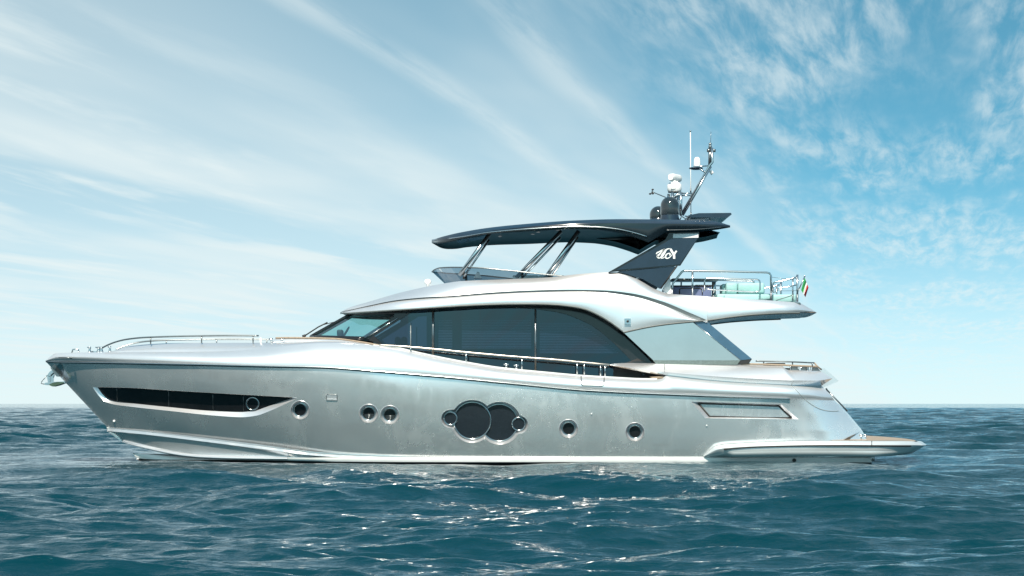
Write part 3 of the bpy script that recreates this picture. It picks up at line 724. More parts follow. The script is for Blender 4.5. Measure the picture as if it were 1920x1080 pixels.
m = Mesh(); m.slab([(1440, 680.2), (1472, 680.7), (1473, 684.6), (1440, 684)], 1.9, .6); m.build('cockpit_hatch', 'matte', yacht, smooth=False)
m = Mesh(); m.tube([P(1550, 730.5, 2.1), P(1589, 771, 2.05)], .022, 8); m.tube([P(1550, 730.5, 2.1), P(1549, 728, 2.1)], .024, 8); m.tube([P(1551.5, 732, 2.1), P(1549, 735, 2.2)], .016, 6); m.tube([P(1588, 769.5, 2.05), P(1582, 772, 2.2)], .016, 6); m.mirror(); m.build('stair_handrail', 'steel_dark', yacht)

# ------------------------------------------------------------------ superstructure shell
ET = Curve([(638, 585.6, .0), (648, 579.8, .55), (664, 573.6, .95), (686, 567.5, 1.28), (720, 557.2, 1.52), (753, 548, 1.70), (824, 533, 2.02), (866, 527, 2.16), (940, 524, 2.28), (1031, 520, 2.34), (1070, 515.5, 2.36), (1105, 512.3, 2.38), (1140, 510.6, 2.39), (1158, 510.8, 2.40), (1171, 512.8, 2.41), (1190, 520.5, 2.42), (1207, 530, 2.43), (1229, 542.5, 2.45), (1253, 551, 2.47), None, (1300, 554.3, 2.47), (1360, 558.3, 2.46), (1444, 563.3, 2.42), (1490, 566.8, 2.30), None, (1501, 569, 2.22), (1516, 577, 2.08), (1531, 585.6, 1.95)])
KR = Curve([(638, 586, .0), (652, 582.6, .75), (670, 578, 1.28), (690, 573.4, 1.68), (745, 562.6, 2.18), (790, 558, 2.34), (838, 554.8, 2.45), (936, 547.3, 2.55), (1000, 544.3, 2.58), (1060, 543, 2.60), (1129, 544.3, 2.62), (1185, 550.3, 2.64), (1241, 565, 2.65), (1298, 588.5, 2.65), (1326, 600.5, 2.64)])
LO = Curve([(638.5, 587.2, .0), (650, 587.6, .85), (668, 586.5, 1.45), (700, 584.3, 1.98), (767, 580, 2.40), (830, 575.8, 2.52), (894, 572.2, 2.58), (960, 570.3, 2.62), (1000, 570.2, 2.64), (1040, 571.5, 2.65), (1073, 575, 2.66), (1095, 579.5, 2.66), (1115, 587.5, 2.66), (1143, 603.5, 2.66), (1169, 622.5, 2.66), None, (1213, 612.8, 2.66), (1255, 606.5, 2.66), (1298, 602.3, 2.66), (1326, 600.2, 2.65)])
LA = Curve([(1326, 600, 2.65), (1370, 593.8, 2.64), (1410, 589.5, 2.62), (1470, 586.2, 2.52), (1505, 585.8, 2.30), (1531, 586.2, 1.98)])
U_ = np.linspace(0, 1, 240)
m = Mesh(); xs = 638 + U_ * (1326 - 638); A = ET.pts(xs=xs); B = KR.pts(xs=xs); rows = lerp_rows(A, B, 12, .05); m.grid(rows)
xs2 = np.linspace(1326, 1531, 70); A2 = ET.pts(xs=xs2); B2 = LA.pts(xs=xs2); rows2 = lerp_rows(A2, B2, 12, .07); m.grid(rows2)
m.mirror()
shell = m.build('flybridge_shell', 'shell', yacht, autosmooth=60)
# groove under the crease, then the fascia below it
KG = Curve([(p[0], p[1] + w_, max(p[2] - .06, 0)) for sg in [KR.seg[0]] for p, w_ in zip(sg, np.interp([q[0] for q in sg], [638, 745, 936, 1129, 1241, 1326], [.1, .8, 2.2, 3.6, 6.8, 7.5]))])
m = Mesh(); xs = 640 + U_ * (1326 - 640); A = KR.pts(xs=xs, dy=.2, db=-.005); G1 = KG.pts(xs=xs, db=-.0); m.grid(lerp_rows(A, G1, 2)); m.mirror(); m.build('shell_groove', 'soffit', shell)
xs = np.sort(np.r_[np.linspace(640, 1326, 238), [1169.0, 1168.0]]); G1 = KG.pts(xs=xs); L1 = LO.pts(xs=xs)
m = Mesh(); m.grid(lerp_rows(G1, L1, 10, .05)); m.mirror(); fascia = m.build('side_fascia', 'shell', yacht, autosmooth=60)
# chrome drip edge along the lower rim of the fascia
m = Mesh(); xs = np.linspace(642, 1168, 180); 
m.grid([LO.pts(xs=xs, dy=-1.6, db=.012), LO.pts(xs=xs, dy=-.6, db=.035), LO.pts(xs=xs, dy=.8, db=.03), LO.pts(xs=xs, dy=1.4, db=-.05)]).mirror(); m.build('drip_edge', 'trim', fascia)
m = Mesh(); xs = np.linspace(1169, 1500, 100)
LAll = Curve([p for p in [(1169, 622.5, 2.66), (1213, 612.8, 2.66), (1255, 606.5, 2.66), (1298, 602.3, 2.66), (1326, 600, 2.65), (1370, 593.8, 2.64), (1410, 589.5, 2.62), (1470, 586.2, 2.52), (1505, 585.8, 2.30)]])
m.grid([LAll.pts(xs=xs, dy=-.5, db=.01), LAll.pts(xs=xs, dy=.4, db=.03), LAll.pts(xs=xs, dy=2.4, db=.01), LAll.pts(xs=xs, dy=3.0, db=-.06)]).mirror(); m.build('edge_trim', 'trim', fascia)
# undersides
m = Mesh(); xs = np.linspace(640, 1160, 90); A = LO.pts(xs=xs, dy=.8, db=-.03); B = [np.array((p[0], 2 * CB - p[1], p[2])) for p in A]; m.grid(lerp_rows(A, B, 6))
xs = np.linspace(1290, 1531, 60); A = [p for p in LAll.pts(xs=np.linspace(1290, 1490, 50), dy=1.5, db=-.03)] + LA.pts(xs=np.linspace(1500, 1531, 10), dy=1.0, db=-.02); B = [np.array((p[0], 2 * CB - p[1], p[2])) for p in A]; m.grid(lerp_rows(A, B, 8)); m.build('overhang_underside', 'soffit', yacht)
# flybridge floor and roof
m = Mesh(); xs = np.linspace(638, 1531, 160); A = ET.pts(xs=xs, dy=.5); B = [np.array((p[0], 2 * CB - p[1], p[2])) for p in A]
rows = []
for t in np.linspace(0, 1, 9): rows.append([a * (1 - t) + b * t + np.array((0, 0, -.05 * 4 * t * (1 - t))) for a, b in zip(A, B)])
m.grid(rows, flip=True); m.build('flybridge_deck', 'shell', yacht)
# small square fairlead light on the fascia
m = Mesh(); c = [(1171, 597), (1182.5, 597), (1182.5, 608), (1171, 608)]; m.slab(c, 2.735, 2.6); fl = m.build('side_light', 'chrome', yacht, smooth=False)
m = Mesh(); p = P(1177, 602.5, 2.74); m.tube([p, p + np.array((0, -.02, 0))], .035, 12); m.build('side_light_lens', 'matte', fl)
# tiny deck light pad and searchlight on the roof
m = Mesh(); p = P(802, 537, .6); m.lathe(p, [(0, 0), (.05, 0), (.035, .05), (.09, .08), (.105, .14), (.08, .20), (0, .22)], 16); m.build('searchlight', 'white', yacht)
m = Mesh(); m.tube([P(786.5, 549, 1.86), P(790.5, 548.8, 1.87)], .02, 6); m.build('roof_mark', 'white', yacht)

# ------------------------------------------------------------------ deckhouse glazing
def gb(x, y):  # half-breadth of the deckhouse side at a pixel, leaning in towards the top
    return float(np.interp(x, [560, 640, 700, 765, 830, 900, 1300], [.9, 1.55, 1.95, 2.12, 2.22, 2.28, 2.30])) - .0012 * max(0, 690 - y)
def panel(poly_top, poly_bot, db=0.0):
    A = [P(x, y, gb(x, y) + db) for x, y in poly_top]; B = [P(x, y, gb(x, y) + db) for x, y in poly_bot]; m = Mesh(); m.grid(lerp_rows(A, B, 6), flip=False); return m
WT = Curve([(700, 622, 0), (765, 583.5, 0), None, (830, 577, 0), (894, 574, 0), (960, 573, 0), (1002, 574, 0), (1044, 577, 0), (1087, 585.5, 0), (1110, 594, 0), (1129, 606, 0), (1150, 623, 0), (1177, 648, 0), (1200, 672, 0), (1223, 696, 0)])
def top(xs): return cxy(WT, xs)
def bot(xs): return [(float(x), float(TC.ev(np.array([float(x)]))[0][0]) + 12) for x in xs]
win = []
for nm, x0, x1 in (('front', 700, 770), ('mid', 770, 811), ('a', 813, 1003), ('b', 1005, 1220)):
    xs = np.linspace(x0, x1, 50); m = panel(top(xs), [(x, max(y, t[1] + .5)) for (x, y), t in zip(bot(xs), top(xs))]); m.mirror(); w_ = m.build('side_window', 'glass_dark', yacht)
    win.append(w_)
# mullions
for x, y0, y1, mt, r in ((770, 605, 664, 'soffit', .014), (812, 577, 668, 'steel_dark', .035), (1004, 574, 700, 'steel_dark', .03)):
    m = Mesh(); a = P(x, y0, gb(x, y0) + .02); b2 = P(x, y1, gb(x, y1) + .02); m.tube([a, b2], r, 6); m.mirror(); m.build('window_mullion', mt, yacht)
# black arched frame round the salon glass
FO = Curve([(767, 580.5, 0), (830, 576.2, 0), (894, 573, 0), (960, 571.2, 0), (1000, 571.4, 0), (1040, 573.2, 0), (1073, 577.5, 0), (1095, 582.5, 0), (1115, 590.5, 0), (1143, 607, 0), (1169, 626.5, 0), (1195, 652, 0), (1224, 682, 0)])
FI = Curve([(767, 584.0, 0), (830, 580.0, 0), (894, 577.3, 0), (960, 577, 0), (1000, 579, 0), (1030, 582.5, 0), (1058, 588, 0), (1080, 596, 0), (1106, 608, 0), (1143, 636, 0), (1165, 657, 0), (1185, 678, 0), (1207, 704, 0)])
m = Mesh(); xo = 767 + U_ * (1224 - 767); xi = 767 + U_ * (1207 - 767)
A = [P(x, y, gb(x, y) + .05) for x, y in cxy(FO, xo)]; B = [P(x, y, gb(x, y) + .05) for x, y in cxy(FI, xi)]
m.grid(lerp_rows(A, B, 2)); m.grid([[p + np.array((0, .25, 0)) for p in A], A]); m.grid([B, [p + np.array((0, .05, 0)) for p in B]]); m.mirror(); m.build('arched_window_frame', 'black', yacht, autosmooth=40)
# dark lower wall behind the bulwark cut-out
m = Mesh(); m.slab([(1150, 690), (1195, 672), (1225, 682), (1262, 700), (1262, 716), (1150, 716)], 2.33, 2.2); m.mirror(); m.build('deckhouse_base', 'matte', yacht, smooth=False)
# sill trims under the black glass in the cut-out
m = Mesh(); m.slab([(1218, 706.5), (1244, 705), (1247, 708.6), (1226, 710.6)], 2.86, 2.5); m.mirror(); m.build('step_board', 'teak', yacht, smooth=False)

# cabin inside: blinds, lining, helm seats, dashboard
m = Mesh()
def interior_box(x0, x1, y0, y1, b):
    a = P(x0, y0, b); c = P(x1, y1, b); return a, c
a, c = interior_box(800, 1215, 585, 716, 1.7); m.box(a[0], c[0], a[1], 2 * CB - a[1], c[2], a[2]); m.build('cabin_lining', 'interior', yacht, smooth=False)
for (x0, x1, y0, y1) in ((822, 848, 601, 655), (866, 996, 601, 655), (1012, 1176, 606, 664)):
    m = Mesh(); n = int((y1 - y0) / 3.0)
    for k in range(n):
        y = y0 + (y1 - y0) * k / n; xe = min(x1, float(np.interp(y, [596, 610, 636, 657, 678], [1070, 1095, 1130, 1155, 1175])))
        a = P(x0, y, 2.02); b2 = P(xe, y, 2.02); m.box(a[0], b2[0], a[1], a[1] + .05, a[2] - .018, a[2] + .006)
    m.build('window_blind', 'blind', yacht, smooth=False)
m = Mesh(); a = P(812, 640, 1.9); c = P(742, 660, 1.9)
m.box(P(690, 0, 1.8)[0], P(770, 0, 1.8)[0], P(0, 0, 1.8)[1], 2 * CB - P(0, 0, 1.8)[1], P(0, 672, 1.8)[2], P(0, 646, 1.8)[2]); m.build('dashboard', 'interior', yacht, smooth=False)
for x in (746, 758):
    for b in (.9,):
        m = Mesh(); c = P(x, 652, b); m.rbox(c[0] - .085, c[0] + .085, c[1] - .3, c[1] + .3, c[2] - .5, c[2] + .32, .08); m.build('helm_seat', 'matte', yacht)
m = Mesh(); c = P(648, 624, 1.0); ring_ = [c + np.array((.1 * math.cos(t), .22 * math.sin(t), .17 * math.sin(t + 1.57))) for t in np.linspace(0, 2 * math.pi, 24)]; m.tube(ring_, .018, 6)
c2 = P(638, 624.5, 1.0); m.rbox(c2[0] - .09, c2[0] + .09, c2[1] - .2, c2[1] + .2, c2[2] - .1, c2[2] + .1, .06); m.build('steering_wheel', 'matte', yacht)

# windscreen: raked front quarter panes, their dark frame and the A pillars
def wb(x, y):  # half-breadth on the wrapped windscreen
    t = (634 - y) / 46.0; base = float(np.interp(x - t * 80, [575, 600, 640, 685], [.35, 1.1, 1.65, 2.0])); return base
wpoly = [(584, 630.5), (657, 589.5), (765, 585), (682, 633.8)]
n = 10; rowsT = [(657 + (765 - 657) * k / n, 589.5 + (585 - 589.5) * k / n) for k in range(n + 1)]; rowsB = [(584 + (682 - 584) * k / n, 630.5 + (633.8 - 630.5) * k / n) for k in range(n + 1)]
A = [P(x, y, wb(x, y)) for x, y in rowsT]; B = [P(x, y, wb(x, y)) for x, y in rowsB]
m = Mesh(); m.grid(lerp_rows(A, B, 6)); 
ws = m.mirror().build('windscreen', 'glass_teal', yacht)
m = Mesh(); A0 = [A[0], np.array((A[0][0] - .05, CB, A[0][2] + .01)), np.array((A[0][0], 2 * CB - A[0][1], A[0][2]))]; B0 = [B[0], np.array((B[0][0] - .06, CB, B[0][2])), np.array((B[0][0], 2 * CB - B[0][1], B[0][2]))]
m.grid([A0, B0]); m.build('front_windscreen', 'glass_teal', yacht)
m = Mesh()
def wbar(p, q, r, nn=8, db=.01):
    pts = [(p[0] + (q[0] - p[0]) * k / nn, p[1] + (q[1] - p[1]) * k / nn) for k in range(nn + 1)]; m.tube([P(x, y, wb(x, y) + db) for x, y in pts], r, 8)
wbar((583, 631), (657, 589.5), .05); wbar((583, 631.5), (682, 634.5), .055); wbar((655, 589), (765, 584.5), .09)
def flat(poly, b0, db):
    return [P(x, y, gb(x, y) + db) for x, y in poly]
ap = [(672, 636), (738, 594.5), (740, 586), (775, 583), (702, 630), (717, 646), (690, 638)]
v = flat(ap, 0, .03); m.add(v, [(0, 1, 4), (1, 2, 3), (1, 3, 4), (0, 4, 6), (4, 5, 6)])
m.mirror(); m.build('windscreen_frame', 'black', yacht)
m = Mesh(); m.tube([P(682, 635.5, gb(682, 635) + .05), P(746, 596, gb(746, 596) + .05)], .014, 6); m.mirror(); m.build('pillar_trim', 'chrome', yacht)
m = Mesh(); m.tube([P(570, 630.5, .45), P(597, 613, .5), P(614, 604.5, .55)], .02, 6); m.tube([P(604, 609.5, .52), P(626, 604, .6)], .012, 5); m.tube([P(567, 631, .45), P(573, 629, .45)], .04, 8); m.build('windscreen_wiper', 'matte', yacht)

# ------------------------------------------------------------------ aft glass wing screen and its pillar
SB = 2.62
scr = [(1170, 624), (1213, 614.5), (1255, 608.3), (1300, 604.3), (1388, 675.5), (1225, 675.5)]
m = Mesh(); m.slab(scr, SB, SB - .04); m.mirror(); sc_ = m.build('wing_screen', 'mirror', yacht, smooth=False)
m = Mesh(); m.slab([(1224.5, 675.5), (1388.5, 675.5), (1382, 684), (1231, 683.5)], SB + .01, SB - .12); m.mirror(); m.build('screen_sill', 'granite', sc_, smooth=False)
m = Mesh(); m.slab([(1301, 604), (1326, 603.5), (1410, 673), (1389, 675.2)], SB, SB - .25); m.mirror(); pil = m.build('aft_pillar', 'bluepillar', yacht, smooth=False)
m = Mesh(); m.slab([(1389, 675.3), (1410, 673.1), (1405, 680.5), (1387, 683.6), (1383, 684)], SB - .01, SB - .25); m.mirror(); m.build('pillar_foot', 'matte', pil, smooth=False)
m = Mesh(); m.tube([P(1300.5, 604.5, SB + .005), P(1388.5, 675.3, SB + .005)], .012, 6); m.mirror(); m.build('screen_edge', 'chrome', sc_)

# ------------------------------------------------------------------ side handrails, deck cleats, bow rail
m = Mesh(); hr = [(711, 646.8, 2.60), (742, 648.6, 2.66), (770, 650.6, 2.69), (820, 655, 2.73), (874, 660.5, 2.77), (960, 668.2, 2.81), (1040, 674.3, 2.84), (1084, 678.6, 2.85), (1126, 682.5, 2.85), (1143, 684, 2.80)]
m.tube(pixline(hr, 2.7, 6), .028, 8).mirror(); hrail = m.build('side_handrail', 'railsteel', yacht)
for x, y0, y1, b in ((770, 651, 659, 2.79), (874, 661, 679.5, 2.79), (978.5, 669.8, 694.5, 2.79), (1082, 679, 701.5, 2.85), (1095.5, 680, 702.5, 2.85), (1126, 683, 705.5, 2.85), (1134.5, 684, 706.5, 2.85)):
    m = Mesh(); m.tube([P(x, y0, b), P(x, y1, b)], .018, 8); m.mirror(); m.build('rail_post', 'chrome', hrail)
for x, y in ((949, 690), (968, 692)):
    m = Mesh(); c = P(x, y, 2.78); m.tube([c, c + np.array((.01, 0, .11))], .028, 8); m.tube([c + np.array((-.07, 0, .11)), c + np.array((.07, 0, .115))], .026, 8); m.build('deck_cleat', 'chrome', yacht)

m = Mesh(); nr = [(192, 652, 1.15), (203, 646.5, 1.2), (216, 641.5, 1.25), (232, 637.3, 1.32), (252, 634.4, 1.42), (275, 632.6, 1.5), (320, 631, 1.6), (378, 629.8, 1.7), (430, 629.3, 1.8), (485, 629.6, 1.88)]
m.tube(pixline(nr, 1.5, 6), .024, 8); m.mirror(); brail = m.build('bow_rail', 'steel_dark', yacht)
for x, y0, y1, b in ((282.5, 632.4, 645.5, 1.5), (378, 630, 643.5, 1.68), (474.5, 629.6, 643.5, 1.85)):
    m = Mesh(); m.tube([P(x, y0, b), P(x, y1, b)], .019, 8); m.mirror(); m.build('rail_stanchion', 'steel_dark', brail)
m = Mesh(); c = P(150, 662, .7)
m.tube([P(135, 661.5, .7), P(136.3, 655.6, .7), P(139, 655, .7), P(145, 655, .7), P(147, 656, .7), P(147.8, 661.5, .7)], .022, 8); m.build('fairlead', 'chrome', yacht)
def windlass(x, y, b, s):
    m = Mesh(); c = P(x, y, b); m.lathe(c, [(0, -.02), (.07 * s, -.02), (.05 * s, .04), (.035 * s, .09), (.04 * s, .12), (.065 * s, .15), (0, .16)], 16); m.tube([c + np.array((-.09 * s, 0, .14)), c + np.array((.05 * s, 0, .10))], .014, 6); m.build('deck_capstan', 'chrome', yacht)
windlass(168, 660, .6, .8); windlass(185, 660, .4, 1.1); windlass(190, 660, .7, 1.0); windlass(206, 659, .6, .7)
m = Mesh(); a = P(176, 661, .3); m.box(a[0] - .1, a[0] + .12, a[1] - .1, a[1] + .1, a[2] - .02, a[2] + .04); m.build('chain_stopper', 'chrome', yacht, smooth=False)
for x, y in ((489, 638.5),):
    m = Mesh(); c = P(x, 643, 1.75); m.lathe(c, [(0, 0), (.035, 0), (.03, .05), (.03, .14), (.02, .15), (0, .15)], 12); m.build('deck_vent', 'white', yacht)
m = Mesh(); c = P(508, 642, 1.75); m.tube([c, c + np.array((.03, 0, .1))], .025, 8); m.tube([c + np.array((-.06, 0, .1)), c + np.array((.06, 0, .1))], .022, 8); m.build('deck_cleat', 'chrome', yacht)
m = Mesh(); c = P(527, 641, 1.9); m.tube([c, c + np.array((.015, 0, .1))], .02, 8); m.tube([c + np.array((.05, 0, 0)), c + np.array((.06, 0, .1))], .02, 8); m.build('deck_cleat', 'chrome', yacht)

# ------------------------------------------------------------------ flybridge windscreen and hardtop
FWT = Curve([(810, 509.6, .0), (814, 506, .7), (825, 502.3, 1.25), (850, 501.3, 1.65), (899, 502.3, 1.95), (940, 505.8, 2.03), (1000, 512, 2.08), (1057, 517.8, 2.10)])
FWB = Curve([(833, 529, .0), (838, 528.5, .7), (848, 527.5, 1.2), (866, 525.8, 1.55), (905, 523.5, 1.85), (945, 523.2, 1.98), (1000, 521.8, 2.06), (1057, 518.6, 2.10)])
m = Mesh(); m.grid(lerp_rows(urow(FWT), urow(FWB, 2.0), 4)); m.mirror(); fw = m.build('flybridge_windscreen', 'glass_grey', yacht)
m = Mesh(); m.tube(FWT.pts(80), .02, 8).mirror(); m.build('windscreen_rail', 'steel_dark', fw)
m = Mesh()
for x0, y0, x1, y1, b in ((869.5, 503, 870, 523, 1.7), (980, 510, 979, 522, 2.0), (1031, 515, 1030, 520, 2.0)): m.tube([P(x0, y0, b), P(x1, y1, b)], .035, 8)
m.mirror(); m.build('windscreen_post', 'matte', fw)
for x0, x1 in ((961, 1010), (1010, 1036)):
    m = Mesh(); a = P(x0, 516, 1.0); c = P(x1, 524, 1.0); m.rbox(a[0], c[0], a[1], a[1] + .6, c[2] - .2, a[2], .05); m.build('helm_bench', 'white', yacht)
m = Mesh(); m.slab([(888, 521), (895, 509), (899, 511), (903, 522)], .8, .3); m.build('flybridge_helm', 'white', yacht, smooth=False)

# hardtop: plan is wide, front comes to a rounded nose; top edge, side chamfer, lower rim
HT = Curve([(809, 452.5, .0), (820, 446.8, .85), (840, 441, 1.35), (859, 436.6, 1.62), (919, 426.6, 2.05), (998, 418.8, 2.32), (1077, 413.3, 2.42), (1160, 410.9, 2.46), (1240, 411.5, 2.46), (1300, 412.8, 2.40), (1339, 414.8, 2.30), (1369, 422.5, 2.10)])
HM = Curve([(809, 453.5, .0), (822, 450.2, .95), (842, 446.4, 1.5), (862, 442.8, 1.82), (919, 433.0, 2.30), (998, 424.4, 2.58), (1077, 420.0, 2.70), (1160, 418.5, 2.74), (1240, 419, 2.72), (1300, 419.8, 2.64), (1339, 421.0, 2.48), (1369, 423.8, 2.16)])
HL = Curve([(809.5, 455.5, .0), (824, 456.5, 1.0), (846, 453.0, 1.6), (870, 446.5, 1.95), (919, 438.5, 2.35), (998, 433.6, 2.60), (1077, 429.6, 2.70), (1120, 431.0, 2.72), (1160, 436.5, 2.72), (1190, 445.0, 2.71), (1216, 454.5, 2.70), None, (1232, 445, 2.68), (1249, 435, 2.66), None, (1300, 434.6, 2.58), (1339, 431.5, 2.44), (1369, 426.5, 2.16)])
m = Mesh(); xs = np.sort(np.r_[809.5 + np.linspace(0, 1, 198) ** 1.3 * (1369 - 809.5), 1216, 1249])
A, B, C_ = HT.pts(xs=xs), HM.pts(xs=xs), HL.pts(xs=xs)
m.grid(lerp_rows(A, B, 4, .02)); m.mirror()
Am = [np.array((p[0], 2 * CB - p[1], p[2])) for p in A]
nose = len(xs)
rows = []
for t in np.linspace(0, 1, 13): rows.append([a * (1 - t) + b * t + np.array((0, 0, .05 * 4 * t * (1 - t))) for a, b in zip(A, Am)])
cut = int(np.argmin(abs(xs - 1296)))
m.grid([r[:cut + 1] for r in rows], flip=True)
m.grid([r[cut:] for r in rows[:4]], flip=True); m.grid([r[cut:] for r in rows[-4:]], flip=True)
hard = m.build('hardtop', 'navy', yacht, autosmooth=28)
m = Mesh(); m.grid(lerp_rows(B, C_, 4, .02)); m.mirror(); m.build('hardtop_side', 'hardblack', hard)
m = Mesh(); Cm = [np.array((p[0], 2 * CB - p[1], p[2])) for p in C_]
i0 = int(np.argmin(abs(xs - 1130)))
rows = []
for t in np.linspace(0, 1, 13): rows.append([a * (1 - t) + b * t + np.array((0, 0, .10 * (1 - (2 * t - 1) ** 6))) for a, b in zip(C_, Cm)])
m.grid([r[:i0 + 1] for r in rows]); m.grid([r[i0:] for r in rows[:3]]); m.grid([r[i0:] for r in rows[-3:]])
mid = [[p for p in r] for r in rows]
cl = [[np.array((x_[0], a[1] * (1 - t) + b[1] * t, z_)) for x_, a, b, z_ in zip(C_[i0:cut], C_[i0:cut], Cm[i0:cut], [C_[i0][2] + .1] * (cut - i0))] for t in np.linspace(.15, .85, 5)]
m.grid(cl); m.build('hardtop_ceiling', 'ceil', hard, autosmooth=40)
SL = Curve([(840, 447.5, 1.56), (870, 443.2, 1.95), (917, 435.6, 2.34), (998, 428.6, 2.62), (1077, 424.8, 2.72), (1120, 425.6, 2.74), (1160, 429.8, 2.745), (1190, 436.5, 2.73), (1213, 443.5, 2.72)])
m = Mesh(); m.tube(SL.pts(80, db=.012), .018, 6).mirror(); m.build('hardtop_trim', 'chrome', hard)
SL2 = Curve([(1249, 431.5, 2.70), (1300, 430.3, 2.62), (1339, 427.2, 2.47), (1366, 424.6, 2.18)])
m = Mesh(); m.tube(SL2.pts(30, db=.01), .010, 6).mirror(); m.build('tail_trim', 'steel_dark', hard)
# raised centre panel between the tails
m = Mesh(); prof = [(1285, 410), (1304, 406.2), (1363, 405.6), (1364.5, 408.5), (1356, 414.8), (1330, 414), (1290, 414)]
ya = P(0, 0, 1.1)[1]
f_ = [P(x, y, 0) for x, y in prof]; a_ = [p + np.array((0, -1.25, 0)) for p in f_]; b_ = [p + np.array((0, 1.25, 0)) for p in f_]; n = len(prof)
m.add(a_ + b_, [tuple(range(n)), tuple(range(2 * n - 1, n - 1, -1))] + [((i + 1) % n, i, n + i, n + (i + 1) % n) for i in range(n)]); m.build('hardtop_spoiler', 'navy', hard, smooth=False)
# ceiling lights and front skylight frame
for x, y, b in ((938, 451, 0), (999, 452, .2), (1009, 444, .9), (1046, 443.5, 1.2)):
    m = Mesh(); c = P(x, y, b); zc = P(x, float(HL.ev(np.array([float(x)]))[0][0]), 2.6)[2] + .08
    m.lathe(np.array((c[0], c[1], zc)), [(0, 0), (.05, 0), (.05, .03)], 14); m.build('ceiling_lamp', 'lamp', hard)
m = Mesh(); q = [(856, 452.3, .7), (862, 450, .8), (880, 446.4, 1.1), (905, 443.4, 1.4), (911, 443.2, 1.42), (911, 446.2, 1.2), (880, 453, .6), (868, 456, .4), (858, 455, .5)]; v = [P(*p) + np.array((0, 0, .0)) for p in q]
m.add(v, [tuple(range(len(v)))]); m.add([p + np.array((0, 0, .05)) for p in v], [tuple(range(len(v)))[::-1]]); m.build('skylight_frame', 'chrome', hard, smooth=False)
# struts
for (x0, y0, x1, y1), r in (((871.5, 502, 916, 441), .058), ((980, 508, 1050, 436), .058), ((1029, 512, 1083, 436), .062)):
    for side in (1, -1):
        m = Mesh(); a = P(x0, y0, 1.95); b2 = P(x1, y1, 1.95); dirv = (b2 - a) / np.linalg.norm(b2 - a); a2 = a - dirv * .28; b2 = b2 + dirv * .06
        m.tube([a2, b2], r, 14)
        a3 = a + np.array((.09, .22, -.08)); b3 = b2 + np.array((-.02, .30, -.16)); m.tube([a3 - dirv * .2, b3], r * .55, 10)
        if side < 0: 
            for i in range(len(m.v)): m.v[i] = np.array((m.v[i][0], 2 * CB - m.v[i][1], m.v[i][2]))
            m.f = [f[::-1] for f in m.f]
        if side > 0: m.build('hardtop_strut', 'chrome', yacht)
# arch panels that carry the hardtop aft
AB = 2.48
def arch(side):
    def fl(m):
        if side < 0:
            m.v = [np.array((p[0], 2 * CB - p[1], p[2])) for p in m.v]; m.f = [f[::-1] for f in m.f]
        return m
    m = Mesh(); m.slab([(1141, 510.3), (1158, 508.4), (1269, 498.2), (1276, 497.8), (1311, 443.5), (1311, 434), (1256, 434), (1248, 449)][::-1][::-1], AB, AB - .16)
    up_ = fl(m).build('arch_panel', 'black', yacht, smooth=False)
    m = Mesh(); m.slab([(1155, 506.3), (1269, 496.3), (1274.5, 495.6), (1308, 446.8), (1259, 446.2), (1251, 452.4)], AB + .014, AB - .002); fl(m).build('arch_face', 'navy', up_, smooth=False)
    m = Mesh(); m.slab([(1160, 509.4), (1268, 499.6), (1238.5, 541.5), (1205, 523)], AB - .01, AB - .17); fl(m).build('arch_foot', 'navy', up_, smooth=False)
    m = Mesh(); m.tube([P(1269.5, 498.5, AB - .005), P(1239, 541, AB - .005)], .022, 6); fl(m).build('arch_foot_edge', 'matte', up_)
    m = Mesh(); m.slab([(1262, 438.5), (1309.5, 438), (1309.5, 445.6), (1262, 446.2)], AB + .02, AB); fl(m).build('arch_lamp', 'lamp', up_, smooth=False)
    return up_
arch_near = arch(1); arch(-1)
m = Mesh(); m.slab([(1242, 543.5), (1256, 516), (1259, 550.5), (1252, 550.5)], 2.2, 2.0); m.build('arch_support', 'white', yacht, smooth=False)

# monogram on the arch: three interlaced letters drawn as strokes of changing width
def zz(X, Y): return (1210 + X / 24.0, 450 + Y / 24.0)
def stroke(m, pts, w, depth=.012):
    P3 = arc_pts([np.array((x, y, ww)) for (x, y), ww in zip(pts, w)], 8); q = np.array(P3); xy = q[:, :2]; t = np.gradient(xy, axis=0); t /= np.linalg.norm(t, axis=1)[:, None] + 1e-9; nn = np.stack([-t[:, 1], t[:, 0]], 1)
    L = xy + nn * q[:, 2:3] / 2; Rr = xy - nn * q[:, 2:3] / 2
    F_ = AB + .014 + depth
    a = [P(*zz(*p), F_) for p in L]; b = [P(*zz(*p), F_) for p in Rr]; c = [P(*zz(*p), F_ - depth) for p in L]; d = [P(*zz(*p), F_ - depth) for p in Rr]
    m.grid([c, a, b, d])
m = Mesh()
stroke(m, [(480, 640), (530, 575), (600, 540), (760, 450), (870, 395), (790, 470), (700, 590), (600, 690), (560, 740), (580, 780)], [20, 60, 50, 40, 20, 70, 90, 80, 60, 20])
stroke(m, [(560, 650), (540, 740), (580, 800), (680, 800), (770, 690), (860, 560), (930, 450), (1030, 395), (1130, 400)], [20, 60, 50, 60, 110, 100, 70, 45, 50])
stroke(m, [(600, 740), (690, 640), (760, 540), (830, 440), (870, 400)], [16, 22, 26, 22, 14])
stroke(m, [(640, 815), (760, 820), (850, 780), (890, 700)], [20, 36, 28, 20])
stroke(m, [(1080, 690), (1120, 640), (1080, 595), (980, 630), (910, 720), (920, 800), (1000, 825), (1100, 770), (1240, 630)], [50, 50, 40, 50, 75, 60, 45, 40, 24])
m2 = m
m2.v = m.v
stroke(m, [(1100, 395), (1140, 420), (1200, 520), (1270, 620)], [40, 90, 100, 95])
stroke(m, [(1410, 490), (1350, 560), (1295, 650), (1295, 740), (1295, 845)], [80, 75, 95, 100, 100])
m.build('monogram', 'white', arch_near, smooth=False)

